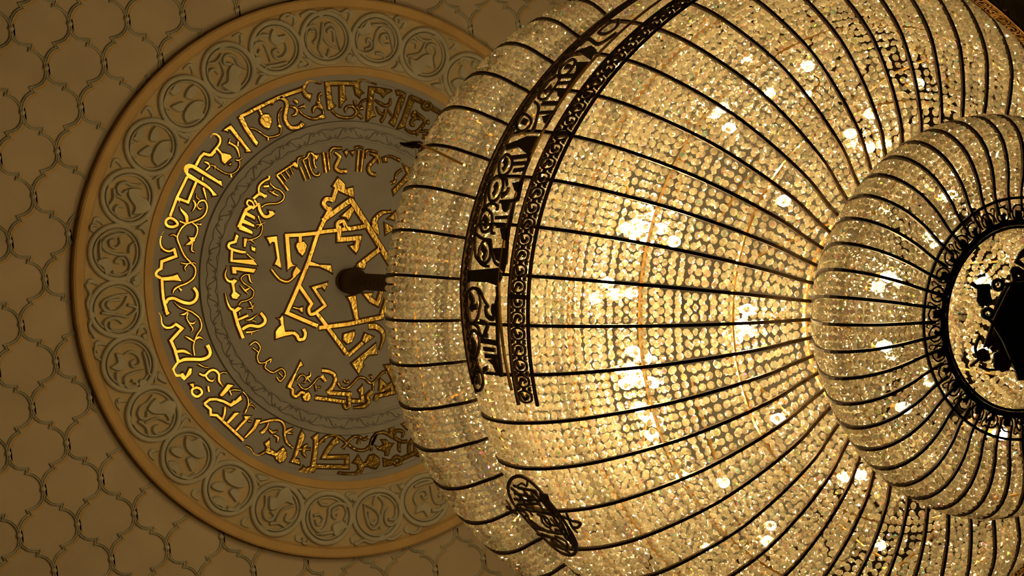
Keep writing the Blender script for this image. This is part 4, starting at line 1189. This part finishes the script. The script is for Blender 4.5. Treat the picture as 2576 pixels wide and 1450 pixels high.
bulb = MB(); lathe(bulb, [(.0005, -.045), (.014, -.042), (.027, -.024), (.030, 0), (.024, .024), (.013, .045)], 12)
cup = MB(); lathe(cup, [(.013, .043), (.020, .045), (.020, .085), (.010, .10), (.0005, .10)], 12)
b0 = c0 = None
spots = []
for k in range(12): spots.append((1.30, 166 + 30 * k + (0 if k % 2 else 2), 8.72))
for k in range(9): spots.append((.85, 178 + 40 * k, 8.34))
for k in range(8): spots.append((1.05, 20 + 45 * k, 9.25))
for k in range(20): spots.append((1.50, 11 + 18 * k, 10.25))
for k in range(6): spots.append((.60, 251 + 60 * k, 7.64))
for r_, az_, z_, n_ in ((1.34, 196, 8.72, 7), (1.33, 163.5, 8.74, 9), (1.36, 181, 8.84, 4), (.85, 170, 8.36, 3), (1.33, 152, 8.66, 3)):
    for q in range(n_): spots.append((r_ + rnd.uniform(-.08, .05), az_ + rnd.uniform(-3.6, 3.6), z_ + rnd.uniform(-.13, .12)))
spots += [(1.30, 230, 8.7), (1.36, 154, 8.62), (1.02, 265, 8.45), (.86, 267, 8.38), (1.20, 194, 8.56), (1.25, 240, 8.6)]
spots += [(.34, 30 + 60 * k, 7.95) for k in range(6)]
for r_, az, z in spots:
    p = (r_ * math.cos(R(az)), r_ * math.sin(R(az)), z)
    if b0 is None:
        b0 = bulb.build('lamp_bulb', lamp_glass, ch, True, loc=p); b0['label'] = 'glowing warm lamp inside the beads'
        c0 = cup.build('lamp_cup', brass, b0)
    else:
        o = share(b0, ch, loc=p); share(c0, o)

b = MB(); lathe(b, [(.40, 10.58), (1.0, 10.66), (1.80, 10.62), (1.80, 10.65), (1.0, 10.69), (.40, 10.61), (.40, 10.58)], 64)  # added plate, unseen, blocks the added lights from the tier below
tag(b.build('added_light_shield', tray, ch), 'unseen shield added to keep the ceiling lights off the top tier')
u0 = None                                     # unseen lights added above the top tier to brighten the ceiling
for k in range(14):
    a = R(5 + 360 / 14 * k); p = (1.35 * math.cos(a), 1.35 * math.sin(a), 10.76)
    if u0 is None: u0 = bulb.build('added_ceiling_light', added_light, ch, True, loc=p)
    else: share(u0, ch, loc=p)

# suspension: ceiling cup and the corded sleeve around the chain
b = MB(); lathe(b, [(.03, 15.945), (.085, 15.94), (.105, 15.92), (.09, 15.90), (.04, 15.90)], 32, center=(-.02, 0))
tag(b.build('ceiling_rose', sleeve, ch), 'dark round plate where the cord meets the ceiling')
b = MB(); pr = [(.04, 15.93), (.10, 15.89), (.118, 15.84), (.112, 15.78), (.085, 15.70), (.072, 15.62), (.068, 15.58)]
z = 15.58; i = 0
while z > 11.0:
    pr.append((.060 + (.012 if i % 2 else 0), z)); z -= .045; i += 1
lathe(b, pr, 32); tag(b.build('corded_sleeve', sleeve, ch), 'gathered dark brown sleeve over the suspension chain')

# ================================================================ HANGING STAR
ZS = 7.22 + EYE
STARC = (0.029, 0.019)
st = tag(empty('hanging_star', (CX, CY, ZS)), 'six-pointed star of beaded green and magenta lettering hung on small chains under the chandelier', 'hanging ornament')
def smap(x, y, h): return (x, y, h)
SCX, SCY = STARC
VERT = (-0.384, -0.145)
for name, strokes0 in parse(STAR, 1e-4):
    for turn in (0, 2 * PI / 3, -2 * PI / 3):
        strokes = []
        for k, P in strokes0:
            c_, s_n = math.cos(turn), math.sin(turn)
            Q = [(SCX + (p[0] - SCX) * c_ - (p[1] - SCY) * s_n, SCY + (p[0] - SCX) * s_n + (p[1] - SCY) * c_) + tuple(p[2:]) for p in P]
            if turn == 0 or min(p[0] for p in Q) > .0: strokes.append((k, Q))
        b = MB(); draw(b, strokes, smap, .004, 0, solid=True, base=-.004)
        o = b.build('star_letter', ledblack, st); o['label'] = 'letter-shaped bars of the star set with %s studs' % name
        s_ = MB(); pts = []
        sp = .0066
        for k, P in strokes:
            if k == 'P':
                xs = [p[0] for p in P]; ys = [p[1] for p in P]
                x = min(xs) + sp / 2
                while x < max(xs):
                    y = min(ys) + sp / 2
                    while y < max(ys):
                        ins = False
                        for i in range(len(P)):
                            x1, y1, x2, y2 = P[i - 1][0], P[i - 1][1], P[i][0], P[i][1]
                            if (y1 > y) != (y2 > y) and x < (x2 - x1) * (y - y1) / (y2 - y1) + x1: ins = not ins
                        if ins: pts.append((x, y))
                        y += sp
                    x += sp
            else:
                Q = catmull(P, k == 'C') if k in 'SC' else P
                d = 0
                seg = list(zip(Q, Q[1:] + ([Q[0]] if k == 'C' else [])))
                seg = seg if k == 'C' else list(zip(Q, Q[1:]))
                for a, c in seg:
                    l = math.hypot(c[0] - a[0], c[1] - a[1]); 
                    if l < 1e-6: continue
                    nx, ny = -(c[1] - a[1]) / l, (c[0] - a[0]) / l
                    while d < l:
                        t = d / l; w = a[2] + (c[2] - a[2]) * t; m_ = max(1, int(w / sp))
                        for q in range(m_):
                            e_ = (q - (m_ - 1) / 2) * sp
                            pts.append((a[0] + (c[0] - a[0]) * t + nx * e_, a[1] + (c[1] - a[1]) * t + ny * e_))
                        d += sp
                    d -= l
        for x, y in pts:
            n_ = len(s_.v); rr = .0023
            vs = [(x + rr * math.cos(a), y + rr * math.sin(a), -.004) for a in [PI * q / 3 for q in range(6)]] + [(x + rr * .6 * math.cos(a), y + rr * .6 * math.sin(a), -.006) for a in [PI * q / 3 for q in range(6)]]
            s_.add(vs, [(q, (q + 1) % 6, 6 + (q + 1) % 6, 6 + q) for q in range(6)] + [tuple(range(6, 12))])
        w_ = s_.build('glass_studs', greenstud if name == 'green' else redstud, o); tag(w_, '%s glass studs' % name, kind='stuff')
b = MB(); lathe(b, [(.001, .05), (.19, .05), (.228, .054), (.233, .064), (.225, .072), (.001, .074)], 64, center=(SCX + .01, SCY))
tag(b.build('centre_disc', darkplate, st), 'dark round disc at the middle of the star')
VR = math.hypot(VERT[0] - SCX, VERT[1] - SCY); va = math.atan2(VERT[1] - SCY, VERT[0] - SCX)
for k6 in range(6):
    av = va - k6 * PI / 3
    x0, y0 = SCX + VR * 1.0 * math.cos(av), SCY + VR * 1.0 * math.sin(av)
    rr_ = math.atan2(y0, x0); x1, y1 = .424 * math.cos(rr_), .424 * math.sin(rr_)
    b = MB(); n = 9
    for k in range(n):
        t = (k + .5) / n; cx_, cy_ = x0 + (x1 - x0) * t, y0 + (y1 - y0) * t; zz = .004 + .125 * t - .02 * math.sin(PI * t)
        ang = math.atan2(y1 - y0, x1 - x0); L_ = math.hypot(x1 - x0, y1 - y0) / n * .62
        P = []
        for j in range(8):
            a = PI * j / 4; u_, w_ = L_ * math.cos(a), .004 * math.sin(a)
            P.append((cx_ + u_ * math.cos(ang) - (w_ * math.sin(ang) if k % 2 else 0), cy_ + u_ * math.sin(ang) + (w_ * math.cos(ang) if k % 2 else 0), zz + (0 if k % 2 else w_)))
        tube(b, P, .0016, 5, True)
    b.build('chain', bronze, st)
